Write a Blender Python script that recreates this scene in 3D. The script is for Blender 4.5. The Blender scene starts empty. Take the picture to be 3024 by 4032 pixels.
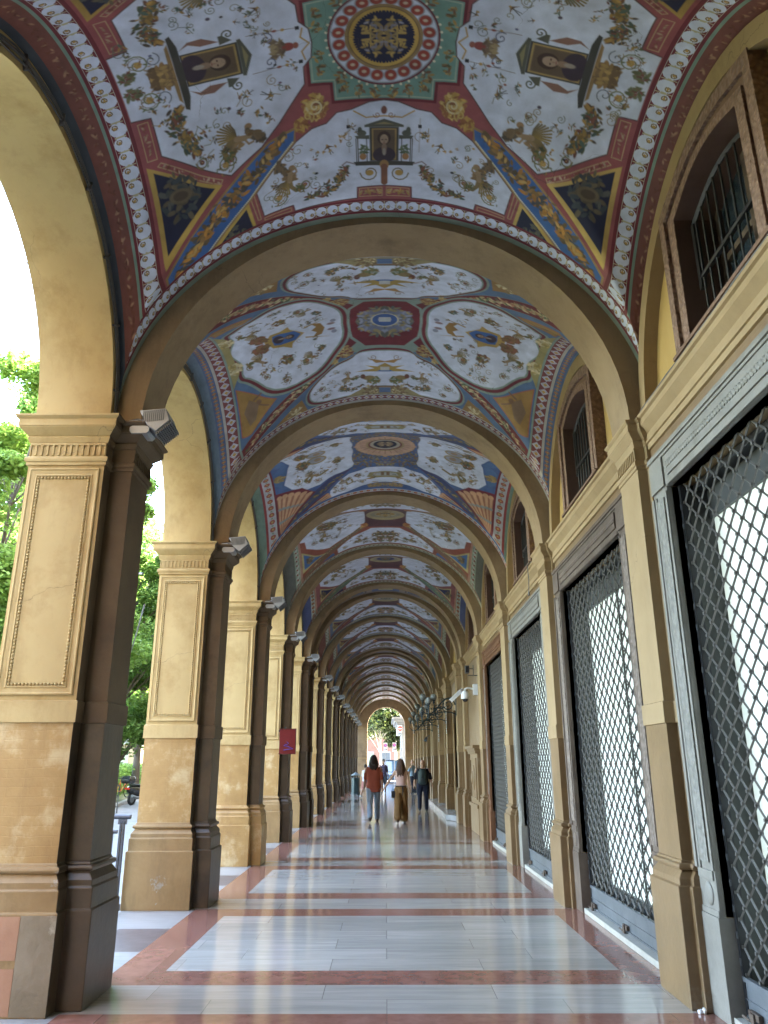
import bpy, bmesh, math, random
import numpy as np
from mathutils import Vector, Matrix
R = math.radians
PI = math.pi
random.seed(7)
rng = np.random.default_rng(11)
sc = bpy.context.scene
COL = sc.collection

# ------------------------------------------------------------------ camera, world, sun, exposure
EXPOSURE = 5.4
SUN_EL, SUN_AZ = 46.0, 80.0          # azimuth clockwise from +Y, sun stands over the building on the right
def make_camera():
    cd = bpy.data.cameras.new('camera')
    cd.sensor_fit = 'VERTICAL'; cd.sensor_height = 24.0
    cd.lens = 3005.3 / 4032 * 24.0
    cd.clip_start = 0.05; cd.clip_end = 2000
    co = bpy.data.objects.new('camera', cd); COL.objects.link(co)
    pi_, ya, ro = R(18.174), R(-0.1057), R(-0.1488)
    def M(x, y, z):
        c, s = math.cos(ro), math.sin(ro)
        x, y = c * x - s * y, s * x + c * y
        Y = z * math.cos(pi_) - y * math.sin(pi_); Z = z * math.sin(pi_) + y * math.cos(pi_)
        return Vector((x * math.cos(ya) + Y * math.sin(ya), -x * math.sin(ya) + Y * math.cos(ya), Z))
    r, u, f = M(1, 0, 0), M(0, 1, 0), M(0, 0, 1)
    m = Matrix(((r.x, u.x, -f.x, 0), (r.y, u.y, -f.y, 0), (r.z, u.z, -f.z, 1.6), (0, 0, 0, 1)))
    co.matrix_world = m
    sc.camera = co
make_camera()
w = bpy.data.worlds.new('World'); sc.world = w; w.use_nodes = True
nt = w.node_tree; nt.nodes.clear()
sky = nt.nodes.new('ShaderNodeTexSky'); sky.sky_type = 'NISHITA'; sky.sun_disc = False
sky.sun_elevation = R(SUN_EL); sky.sun_rotation = R(SUN_AZ); sky.air_density = 1.0; sky.dust_density = 2.5; sky.ozone_density = 1.0
bg = nt.nodes.new('ShaderNodeBackground'); bg.inputs[1].default_value = 0.15
wo = nt.nodes.new('ShaderNodeOutputWorld')
nt.links.new(sky.outputs[0], bg.inputs[0]); nt.links.new(bg.outputs[0], wo.inputs[0])
sd = bpy.data.lights.new('sun', 'SUN'); sd.energy = 3.0; sd.angle = R(0.5); sd.color = (1, .95, .86)
so = bpy.data.objects.new('sun', sd); COL.objects.link(so)
el, az = R(SUN_EL), R(SUN_AZ)
so.rotation_euler = Vector((math.sin(az) * math.cos(el), math.cos(az) * math.cos(el), math.sin(el))).to_track_quat('Z', 'Y').to_euler()
sc.view_settings.view_transform = 'Standard'; sc.view_settings.look = 'None'
sc.view_settings.exposure = EXPOSURE; sc.view_settings.gamma = 1.0
sc.view_settings.use_white_balance = True; sc.view_settings.white_balance_temperature = 7300; sc.view_settings.white_balance_tint = 8   # the camera balanced for open shade
sc.cycles.max_bounces = 9; sc.cycles.diffuse_bounces = 2; sc.cycles.glossy_bounces = 4
sc.cycles.transmission_bounces = 4; sc.cycles.transparent_max_bounces = 8
sc.cycles.use_denoising = True
sc.cycles.caustics_reflective = False; sc.cycles.caustics_refractive = False
sc.cycles.sample_clamp_indirect = 6.0

# ------------------------------------------------------------------ layout constants
ZS = 4.37                                   # springing height
XC0, XC1, XP = -2.96, -2.33, -2.15          # pier core, pilaster face (shaft)
ARCH = [-13.04, -9.18, -5.32, -1.46, 2.40, 6.26, 10.12, 13.98, 17.84, 21.70, 22.99, 27.01, 31.05, 35.09, 36.40, 40.35, 44.30, 48.25, 52.20, 56.15, 60.10]
YEND = 64.05
BAYS = list(zip(ARCH, ARCH[1:] + [YEND]))
NB = 4                                      # index of the first bay in the picture (2.40 .. 6.26); lower ones lie behind the photographer
VA = 2.33
ORD = ['first', 'second', 'third', 'fourth', 'fifth', 'sixth', 'seventh', 'eighth', 'ninth', 'tenth', 'eleventh', 'twelfth',
       'thirteenth', 'fourteenth', 'fifteenth', 'sixteenth', 'seventeenth', 'eighteenth']

# ------------------------------------------------------------------ helpers
def tag(o, label=None, cat=None, group=None, kind=None):
    if label: o['label'] = label
    if cat: o['category'] = cat
    if group: o['group'] = group
    if kind: o['kind'] = kind
    return o
def empty(name, loc=(0, 0, 0), rz=0, label=None, cat=None, group=None):
    o = bpy.data.objects.new(name, None); COL.objects.link(o)
    o.location = loc; o.rotation_euler = (0, 0, rz); o.empty_display_size = .2
    return tag(o, label, cat, group)
def copy_tree(o, parent=None):
    c = o.copy(); COL.objects.link(c)
    if parent: c.parent = parent
    for ch in list(o.children): copy_tree(ch, c)
    return c
class MB:
    def __init__(s): s.v = []; s.f = []; s.m = []; s.mi = 0
    def add(s, vs, fs):
        n = len(s.v); s.v += [tuple(p) for p in vs]
        for f in fs: s.f.append(tuple(i + n for i in f)); s.m.append(s.mi)
        return s
    def box(s, x0, x1, y0, y1, z0, z1):
        s.add([(x0, y0, z0), (x1, y0, z0), (x1, y1, z0), (x0, y1, z0), (x0, y0, z1), (x1, y0, z1), (x1, y1, z1), (x0, y1, z1)],
              [(0, 3, 2, 1), (4, 5, 6, 7), (0, 1, 5, 4), (1, 2, 6, 5), (2, 3, 7, 6), (3, 0, 4, 7)]); return s
    def obox(s, c, size, rot=None):
        h = Vector(size) / 2; M = rot if rot is not None else Matrix.Identity(3)
        vs = [Vector(c) + M @ Vector((x * h.x, y * h.y, z * h.z)) for z in (-1, 1) for x, y in ((-1, -1), (1, -1), (1, 1), (-1, 1))]
        s.add(vs, [(0, 3, 2, 1), (4, 5, 6, 7), (0, 1, 5, 4), (1, 2, 6, 5), (2, 3, 7, 6), (3, 0, 4, 7)]); return s
    def tube(s, pts, r, n=8, cap=True):
        pts = [Vector(p) for p in pts]; rs = r if isinstance(r, (list, tuple)) else [r] * len(pts)
        base = len(s.v); up = None; k = len(pts)
        for i, p in enumerate(pts):
            d = (pts[min(i + 1, k - 1)] - pts[max(i - 1, 0)])
            if d.length < 1e-9: d = Vector((0, 0, 1))
            d.normalize()
            if up is None:
                up = Vector((0, 0, 1)) if abs(d.z) < .9 else Vector((1, 0, 0))
            a = up - d * up.dot(d)
            if a.length < 1e-6: a = d.orthogonal()
            a.normalize(); up = a; b = d.cross(a)
            for j in range(n):
                t = 2 * PI * j / n; q = p + (a * math.cos(t) + b * math.sin(t)) * rs[i]
                s.v.append(tuple(q))
        for i in range(k - 1):
            for j in range(n):
                a0 = base + i * n + j; a1 = base + i * n + (j + 1) % n
                s.f.append((a0, a1, a1 + n, a0 + n)); s.m.append(s.mi)
        if cap:
            s.f.append(tuple(base + j for j in reversed(range(n)))); s.m.append(s.mi)
            s.f.append(tuple(base + (k - 1) * n + j for j in range(n))); s.m.append(s.mi)
        return s
    def loft(s, rings, cap=True, closed=True):
        base = len(s.v); n = len(rings[0])
        for r_ in rings: s.v += [tuple(p) for p in r_]
        for i in range(len(rings) - 1):
            for j in range(n if closed else n - 1):
                a0 = base + i * n + j; a1 = base + i * n + (j + 1) % n
                s.f.append((a0, a1, a1 + n, a0 + n)); s.m.append(s.mi)
        if cap:
            s.f.append(tuple(base + j for j in reversed(range(n)))); s.m.append(s.mi)
            s.f.append(tuple(base + (len(rings) - 1) * n + j for j in range(n))); s.m.append(s.mi)
        return s
    def sphere(s, c, r, nu=10, nv=7, rot=None):
        rr = (r, r, r) if not isinstance(r, (tuple, list)) else r
        vs = []; c = Vector(c)
        for i in range(1, nv):
            ph = PI * i / nv
            for j in range(nu):
                t = 2 * PI * j / nu
                p = Vector((rr[0] * math.sin(ph) * math.cos(t), rr[1] * math.sin(ph) * math.sin(t), rr[2] * math.cos(ph)))
                if rot is not None: p = rot @ p
                vs.append(c + p)
        t_, b_ = Vector((0, 0, rr[2])), Vector((0, 0, -rr[2]))
        if rot is not None: t_ = rot @ t_; b_ = rot @ b_
        vs += [c + t_, c + b_]; T = len(vs) - 2; B = T + 1; fs = []
        for j in range(nu): fs.append((T, j, (j + 1) % nu)); fs.append((B, (nv - 2) * nu + (j + 1) % nu, (nv - 2) * nu + j))
        for i in range(nv - 2):
            for j in range(nu):
                a = i * nu + j; b = i * nu + (j + 1) % nu; fs.append((a, a + nu, b + nu, b))
        s.add(vs, fs); return s
    def strip(s, P, Q):          # quad strip between two polylines
        base = len(s.v); n = len(P)
        s.v += [tuple(p) for p in P] + [tuple(q) for q in Q]
        for i in range(n - 1): s.f.append((base + i, base + i + 1, base + n + i + 1, base + n + i)); s.m.append(s.mi)
        return s
    def prism(s, poly, z0, z1, ax='z'):
        # polygon (u,v) extruded along ax
        def P(u, v, t): return {'z': (u, v, t), 'x': (t, u, v), 'y': (u, t, v)}[ax]
        n = len(poly); base = len(s.v)
        s.v += [P(u, v, z0) for u, v in poly] + [P(u, v, z1) for u, v in poly]
        s.f.append(tuple(base + i for i in reversed(range(n)))); s.m.append(s.mi)
        s.f.append(tuple(base + n + i for i in range(n))); s.m.append(s.mi)
        for i in range(n):
            j = (i + 1) % n; s.f.append((base + i, base + j, base + n + j, base + n + i)); s.m.append(s.mi)
        return s
    def build(s, name, mat=None, parent=None, smooth=None, bevel=0, recalc=True):
        me = bpy.data.meshes.new(name); me.from_pydata(s.v, [], s.f)
        mats = mat if isinstance(mat, (list, tuple)) else [mat]
        for m_ in mats:
            if m_: me.materials.append(m_)
        if len(mats) > 1: me.polygons.foreach_set('material_index', s.m)
        if recalc:
            bm = bmesh.new(); bm.from_mesh(me); bmesh.ops.recalc_face_normals(bm, faces=bm.faces); bm.to_mesh(me); bm.free()
        if smooth is not None:
            me.polygons.foreach_set('use_smooth', [True] * len(me.polygons))
            if smooth > 0: me.set_sharp_from_angle(angle=R(smooth))
        me.update()
        o = bpy.data.objects.new(name, me); COL.objects.link(o)
        if parent: o.parent = parent
        if bevel:
            b = o.modifiers.new('bevel', 'BEVEL'); b.width = bevel; b.segments = 2; b.limit_method = 'ANGLE'; b.angle_limit = R(40)
        return o

# ------------------------------------------------------------------ materials
def srgb(r, g, b):
    f = lambda c: (c / 255 / 12.92) if c <= 10 else ((c / 255 + .055) / 1.055) ** 2.4
    return (f(r), f(g), f(b))
def mat_new(name):
    m = bpy.data.materials.new(name); m.use_nodes = True; n = m.node_tree; b = n.nodes['Principled BSDF']; return m, n, b
def node(n, t, **k):
    x = n.nodes.new(t)
    for a, v in k.items():
        if a.startswith('i_'): x.inputs[a[2:]].default_value = v
        else: setattr(x, a, v)
    return x
def simple(name, col, rough=.5, metal=0, spec=.5, emit=None, es=0):
    m, n, b = mat_new(name); b.inputs['Base Color'].default_value = (*col, 1)
    b.inputs['Roughness'].default_value = rough; b.inputs['Metallic'].default_value = metal
    b.inputs['Specular IOR Level'].default_value = spec
    if emit: b.inputs['Emission Color'].default_value = (*emit, 1); b.inputs['Emission Strength'].default_value = es
    return m
ALB = dict(yellow_plaster=.74, ochre_plaster_worn=.80, tan_plaster=.52, tan_plaster_low=.50, orange_plaster=.72, pier_base_plaster=.70, terracotta_moulding=.8, terracotta_reveal=.8, grey_stone=.55, brown_stone=.7, reddish_stone=.8)
def mottled(name, c1, c2, scale=3, rough=.7, bump=.15, c3=None, s3=.8, th3=(.55, .62), spec=.3, bs=40, stretch=(1, 1, 1), detail=6, metal=0):
    kk = ALB.get(name, 1.0); c1, c2 = tuple(c * kk for c in c1), tuple(c * kk for c in c2); c3 = tuple(c * kk for c in c3) if c3 else None
    m, n, b = mat_new(name); L = n.links.new
    tc = node(n, 'ShaderNodeTexCoord'); mp = node(n, 'ShaderNodeMapping'); mp.inputs['Scale'].default_value = stretch
    L(tc.outputs['Object'], mp.inputs[0]); oi = node(n, 'ShaderNodeObjectInfo'); om = node(n, 'ShaderNodeMath', operation='MULTIPLY'); om.inputs[1].default_value = 53.0; L(oi.outputs['Random'], om.inputs[0]); L(om.outputs[0], mp.inputs['Location'])
    nz = node(n, 'ShaderNodeTexNoise', i_Scale=scale, i_Detail=detail, i_Roughness=.65); L(mp.outputs[0], nz.inputs['Vector'])
    cr = node(n, 'ShaderNodeValToRGB'); cr.color_ramp.elements[0].position = .32; cr.color_ramp.elements[1].position = .68
    cr.color_ramp.elements[0].color = (*c1, 1); cr.color_ramp.elements[1].color = (*c2, 1); L(nz.outputs['Fac'], cr.inputs[0])
    out = cr.outputs[0]
    if c3:
        n3 = node(n, 'ShaderNodeTexNoise', i_Scale=s3, i_Detail=8, i_Roughness=.7); L(mp.outputs[0], n3.inputs['Vector'])
        r3 = node(n, 'ShaderNodeMapRange'); r3.inputs['From Min'].default_value = th3[0]; r3.inputs['From Max'].default_value = th3[1]; L(n3.outputs['Fac'], r3.inputs[0])
        mx = node(n, 'ShaderNodeMix', data_type='RGBA'); L(r3.outputs[0], mx.inputs[0]); L(out, mx.inputs[6]); mx.inputs[7].default_value = (*c3, 1)
        out = mx.outputs[2]
    L(out, b.inputs['Base Color'])
    nb = node(n, 'ShaderNodeTexNoise', i_Scale=bs, i_Detail=5, i_Roughness=.6); L(mp.outputs[0], nb.inputs['Vector'])
    bp = node(n, 'ShaderNodeBump', i_Strength=bump, i_Distance=.01); L(nb.outputs['Fac'], bp.inputs['Height']); L(bp.outputs[0], b.inputs['Normal'])
    b.inputs['Roughness'].default_value = rough; b.inputs['Specular IOR Level'].default_value = spec; b.inputs['Metallic'].default_value = metal
    return m
Mt = {}
YEL, YEL2 = (.74, .53, .25), (.67, .47, .21)
Mt['plaster'] = mottled('yellow_plaster', YEL2, YEL, 1.6, .75, .12, c3=(.54, .35, .14), s3=1.3, th3=(.48, .68))
Mt['dado'] = mottled('ochre_plaster_worn', (.44, .25, .085), (.56, .345, .13), 2.6, .5, .4, c3=(.68, .50, .27), s3=2.6, th3=(.52, .66), spec=.45, bs=14)
def add_bricks(m, w=.26, h=.066, dist=.004, streak=None):
    n = m.node_tree; L = n.links.new; b = n.nodes['Principled BSDF']; old = b.inputs['Normal'].links[0].from_node
    tc = node(n, 'ShaderNodeTexCoord'); sp = node(n, 'ShaderNodeSeparateXYZ'); L(tc.outputs['Object'], sp.inputs[0]); ad = node(n, 'ShaderNodeMath', operation='ADD'); L(sp.outputs[0], ad.inputs[0]); L(sp.outputs[1], ad.inputs[1])
    cb = node(n, 'ShaderNodeCombineXYZ'); L(ad.outputs[0], cb.inputs[0]); L(sp.outputs[2], cb.inputs[1])
    dn = node(n, 'ShaderNodeTexNoise', i_Scale=6, i_Detail=2); L(tc.outputs['Object'], dn.inputs['Vector']); ds = node(n, 'ShaderNodeVectorMath', operation='SCALE'); ds.inputs['Scale'].default_value = .03; L(dn.outputs['Color'], ds.inputs[0]); dv = node(n, 'ShaderNodeVectorMath', operation='ADD'); L(cb.outputs[0], dv.inputs[0]); L(ds.outputs[0], dv.inputs[1])
    br = node(n, 'ShaderNodeTexBrick'); br.inputs['Scale'].default_value = 1; br.inputs['Brick Width'].default_value = w; br.inputs['Row Height'].default_value = h; br.inputs['Mortar Size'].default_value = .006; br.inputs['Mortar Smooth'].default_value = 1; L(dv.outputs[0], br.inputs['Vector'])
    br.inputs['Color1'].default_value = (.86, .86, .86, 1); br.inputs['Color2'].default_value = (1.12, 1.12, 1.12, 1); br.inputs['Mortar'].default_value = (.93, .93, .93, 1)
    bp = node(n, 'ShaderNodeBump', i_Strength=.22, i_Distance=dist); bp.invert = True; L(br.outputs['Fac'], bp.inputs['Height']); L(old.outputs[0], bp.inputs['Normal']); L(bp.outputs[0], b.inputs['Normal'])
    src = b.inputs['Base Color'].links[0].from_socket; ml = node(n, 'ShaderNodeMix', data_type='RGBA', blend_type='MULTIPLY'); ml.inputs[0].default_value = .18; L(src, ml.inputs[6]); L(br.outputs['Color'], ml.inputs[7]); L(ml.outputs[2], b.inputs['Base Color'])
def add_grime(m, k=.45, col=(.10, .07, .04)):
    n = m.node_tree; L = n.links.new; b = n.nodes['Principled BSDF']; src = b.inputs['Base Color'].links[0].from_socket
    tc = node(n, 'ShaderNodeTexCoord'); mp = node(n, 'ShaderNodeMapping'); mp.inputs['Scale'].default_value = (2.2, 2.2, .5); L(tc.outputs['Object'], mp.inputs[0])
    nz = node(n, 'ShaderNodeTexNoise', i_Scale=2.3, i_Detail=9, i_Roughness=.72); L(mp.outputs[0], nz.inputs['Vector']); mr = node(n, 'ShaderNodeMapRange'); mr.inputs['From Min'].default_value = .50; mr.inputs['From Max'].default_value = .80; mr.inputs['To Max'].default_value = k; L(nz.outputs['Fac'], mr.inputs[0])
    mx = node(n, 'ShaderNodeMix', data_type='RGBA'); L(mr.outputs[0], mx.inputs[0]); L(src, mx.inputs[6]); mx.inputs[7].default_value = (*col, 1); L(mx.outputs[2], b.inputs['Base Color'])
Mt['aisle_shade'] = mottled('brown_coat_shaded', (.095, .06, .033), (.145, .095, .052), 1.8, .6, .2, c3=(.075, .05, .03), s3=1.1, th3=(.55, .7)); Mt['aisle_shade_gloss'] = mottled('glossy_dado_shaded', (.055, .036, .02), (.095, .063, .035), 2.2, .38, .25, c3=(.045, .032, .022), s3=1.2, th3=(.5, .65), spec=.4, bs=14)  # brown aisle coat, darkened in colour to stand in for shade
add_bricks(Mt['dado']); add_grime(Mt['dado'], .6, (.20, .10, .035)); add_grime(Mt['plaster'], .45, (.26, .16, .06))
Mt['tan'] = mottled('tan_plaster', (.56, .375, .19), (.68, .475, .255), 1.5, .75, .12, c3=(.42, .28, .14), s3=1.0, th3=(.58, .75))
Mt['tan_low'] = mottled('tan_plaster_low', (.33, .20, .09), (.46, .285, .14), 2.4, .40, .2, c3=(.50, .40, .27), s3=1.6, th3=(.58, .7), spec=.5, bs=18)
add_grime(Mt['tan'], .35, (.16, .11, .06)); add_grime(Mt['tan_low'], .5, (.14, .09, .045)); add_bricks(Mt['tan_low'], .3, .08, .0015)
Mt['archp'] = mottled('arch_plaster', (.265, .18, .105), (.335, .235, .14), 1.5, .75, .15, c3=(.17, .11, .065), s3=1.0, th3=(.52, .75)); add_grime(Mt['archp'], .4, (.09, .06, .035))
Mt['lunette'] = mottled('orange_plaster', (.62, .40, .14), (.70, .47, .19), 2.5, .8, .12, stretch=(1, 1, .4))
Mt['base'] = mottled('pier_base_plaster', (.36, .215, .085), (.48, .30, .13), 2.6, .55, .6, c3=(.52, .46, .37), s3=1.7, th3=(.595, .63), spec=.4, bs=10)
add_grime(Mt['base'], .6, (.13, .085, .04))
Mt['terra'] = mottled('terracotta_moulding', (.19, .105, .07), (.27, .16, .11), 3, .7, .9, bs=28, stretch=(1, 1, 1))
Mt['terra_in'] = mottled('terracotta_reveal', (.15, .08, .055), (.19, .105, .075), 4, .75, .2)
Mt['graystone'] = mottled('grey_stone', (.30, .275, .235), (.42, .39, .34), 3, .6, .35, c3=(.22, .19, .15), s3=1.5, th3=(.58, .7), bs=25)
Mt['brownstone'] = mottled('brown_stone', (.12, .085, .065), (.20, .145, .11), 3, .55, .45, c3=(.27, .22, .18), s3=1.5, th3=(.6, .72), bs=25)
Mt['redwood'] = mottled('reddish_stone', (.15, .065, .03), (.23, .10, .05), 3, .5, .35, bs=25)
Mt['iron'] = simple('dark_iron', (.055, .052, .05), .45, .6)
Mt['gatebar'] = simple('gate_bar_metal', (.085, .078, .07), .6, .0, spec=.3)
Mt['gatechan'] = simple('gate_channel', (.02, .02, .022), .5, .3)
Mt['gatepanel'] = mottled('gate_panel_metal', (.085, .095, .105), (.13, .14, .15), 5, .5, .15, spec=.4, metal=.1)
Mt['paper'] = mottled('white_paper_screen', (.60, .64, .58), (.68, .71, .66), 1.2, .8, .03, bs=2.2, detail=2)
pb_ = Mt['paper'].node_tree.nodes['Principled BSDF']; pb_.inputs['Emission Color'].default_value = (.86, 1, .93, 1); pb_.inputs['Emission Strength'].default_value = .009   # faint emission added to brighten the paper
Mt['shopdark'] = simple('dark_shop_frame', (.045, .046, .043), .5, spec=.3)
Mt['black'] = simple('black_recess', (.012, .012, .014), .6)
Mt['white_sill'] = mottled('white_marble_sill', (.36, .345, .30), (.48, .46, .41), 6, .4, .1)
Mt['lamp_grey'] = simple('floodlight_grey', (.34, .35, .36), .45, .5)
Mt['lamp_fin'] = simple('floodlight_fins', (.12, .13, .14), .45, .5)
Mt['cable'] = simple('cable_grey', (.10, .09, .085), .6)
Mt['globe'] = simple('opal_globe', (.20, .215, .20), .2)
Mt['lampiron'] = simple('wrought_iron_green', (.035, .055, .06), .45, .4)
Mt['camwhite'] = simple('camera_white', (.68, .68, .66), .35)
Mt['camglass'] = simple('camera_dome', (.02, .02, .025), .08)
Mt['redsign'] = mottled('red_sign_board', (.10, .008, .008), (.14, .012, .012), 3, .4, .05)
Mt['purple'] = simple('purple_paint', (.07, .035, .20), .6)
Mt['steel'] = simple('railing_steel', (.05, .055, .07), .4, .2)
Mt['glassdark'] = simple('dark_glass', (.03, .045, .06), .08)
Mt['bulb'] = simple('white_plastic', (.8, .8, .8), .4)

Mt['pinkpatch'] = mottled('pink_render', (.34, .17, .10), (.42, .23, .14), 2.5, .7, .5, bs=14); Mt['greypatch'] = mottled('grey_render', (.20, .155, .10), (.28, .22, .15), 3, .6, .7, c3=(.42, .36, .27), s3=2.0, th3=(.58, .66), bs=12)
def carved(name, c1, c2, sc1=26):
    m, n, b = mat_new(name); L = n.links.new
    tc = node(n, 'ShaderNodeTexCoord')
    vo = node(n, 'ShaderNodeTexVoronoi', i_Scale=sc1, feature='SMOOTH_F1'); L(tc.outputs['Object'], vo.inputs['Vector'])
    cr = node(n, 'ShaderNodeValToRGB'); cr.color_ramp.elements[0].color = (*c2, 1); cr.color_ramp.elements[1].color = (*c1, 1); cr.color_ramp.elements[1].position = .7
    L(vo.outputs['Distance'], cr.inputs[0]); L(cr.outputs[0], b.inputs['Base Color'])
    bp = node(n, 'ShaderNodeBump', i_Strength=1.0, i_Distance=.02); bp.invert = True; L(vo.outputs['Distance'], bp.inputs['Height']); L(bp.outputs[0], b.inputs['Normal'])
    b.inputs['Roughness'].default_value = .7
    return m
Mt['carved_grey'] = carved('carved_grey_stone', (.15, .14, .12), (.235, .22, .19))
Mt['carved_brown'] = carved('carved_brown_stone', (.12, .09, .07), (.24, .18, .14))
Mt['carved_terra'] = carved('carved_terracotta', (.17, .095, .065), (.30, .185, .13), 34)

def marble(name, c1, c2, joint, bw, bh, streak=(1.0, 9.0), off=(0, 0)):
    m, n, b = mat_new(name); L = n.links.new
    tc = node(n, 'ShaderNodeTexCoord')
    mp = node(n, 'ShaderNodeMapping'); mp.inputs['Location'].default_value = (off[0], off[1], 0); L(tc.outputs['Object'], mp.inputs[0])
    br = node(n, 'ShaderNodeTexBrick', offset=.37, offset_frequency=2, squash=1.0)
    br.inputs['Scale'].default_value = 1; br.inputs['Mortar Size'].default_value = .0022; br.inputs['Mortar Smooth'].default_value = .1
    br.inputs['Brick Width'].default_value = bw; br.inputs['Row Height'].default_value = bh; br.inputs['Bias'].default_value = 0
    br.inputs['Color1'].default_value = (0, 0, 0, 1); br.inputs['Color2'].default_value = (1, 1, 1, 1); br.inputs['Mortar'].default_value = (.5, .5, .5, 1)
    L(mp.outputs[0], br.inputs['Vector'])
    m2 = node(n, 'ShaderNodeMapping'); m2.inputs['Scale'].default_value = (streak[0], streak[1], 1); L(tc.outputs['Object'], m2.inputs[0])
    # every slab shifts its own veins
    sh = node(n, 'ShaderNodeVectorMath', operation='ADD'); L(m2.outputs[0], sh.inputs[0])
    s2 = node(n, 'ShaderNodeVectorMath', operation='SCALE'); s2.inputs['Scale'].default_value = 7; L(br.outputs['Color'], s2.inputs[0]); L(s2.outputs[0], sh.inputs[1])
    nz = node(n, 'ShaderNodeTexNoise', i_Scale=1.6, i_Detail=7, i_Roughness=.62, i_Distortion=.3); L(sh.outputs[0], nz.inputs['Vector'])
    cr = node(n, 'ShaderNodeValToRGB'); cr.color_ramp.elements[0].position = .3; cr.color_ramp.elements[1].position = .7
    cr.color_ramp.elements[0].color = (*c1, 1); cr.color_ramp.elements[1].color = (*c2, 1); L(nz.outputs['Fac'], cr.inputs[0])
    hs = node(n, 'ShaderNodeHueSaturation'); L(cr.outputs[0], hs.inputs['Color'])
    mr = node(n, 'ShaderNodeMapRange'); mr.inputs['To Min'].default_value = .86; mr.inputs['To Max'].default_value = 1.1; L(br.outputs['Color'], mr.inputs[0]); L(mr.outputs[0], hs.inputs['Value'])
    mx = node(n, 'ShaderNodeMix', data_type='RGBA'); L(br.outputs['Fac'], mx.inputs[0]); L(hs.outputs[0], mx.inputs[6]); mx.inputs[7].default_value = (*joint, 1)
    L(mx.outputs[2], b.inputs['Base Color'])
    nr = node(n, 'ShaderNodeTexNoise', i_Scale=1.3, i_Detail=5); L(tc.outputs['Object'], nr.inputs['Vector'])
    rr = node(n, 'ShaderNodeMapRange'); rr.inputs['To Min'].default_value = .05; rr.inputs['To Max'].default_value = .17; L(nr.outputs['Fac'], rr.inputs[0]); L(rr.outputs[0], b.inputs['Roughness'])
    nb = node(n, 'ShaderNodeTexNoise', i_Scale=2.2, i_Detail=2); L(tc.outputs['Object'], nb.inputs['Vector'])
    bp = node(n, 'ShaderNodeBump', i_Strength=.05, i_Distance=.03); L(nb.outputs['Fac'], bp.inputs['Height']); L(bp.outputs[0], b.inputs['Normal'])
    b.inputs['Specular IOR Level'].default_value = .65
    return m
Mt['floor_white'] = marble('grey_white_marble', (.33, .30, .27), (.47, .43, .385), (.15, .135, .12), 1.25, .39, (.8, 8))
Mt['floor_pink'] = marble('red_verona_marble', (.23, .095, .07), (.35, .165, .125), (.16, .075, .06), 1.9, 3.9, (5, 5))
Mt['floor_dark'] = mottled('dark_stone_inset', (.10, .075, .07), (.15, .12, .115), 6, .35, .1, spec=.5)
Mt['floor_edge'] = mottled('pale_marble_edge', (.27, .26, .25), (.35, .34, .33), 3, .3, .05, stretch=(1, 6, 1), spec=.5)
Mt['street'] = mottled('street_paving', (.15, .155, .16), (.21, .215, .22), 6, .7, .5, c3=(.13, .135, .14), s3=.5, th3=(.5, .7), bs=30)
Mt['kerb'] = mottled('kerb_stone', (.26, .25, .24), (.36, .35, .34), 6, .7, .3)
Mt['earth'] = mottled('park_ground', (.10, .09, .06), (.20, .17, .11), 2, .9, .4, c3=(.07, .11, .03), s3=1.5, th3=(.45, .55))

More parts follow.
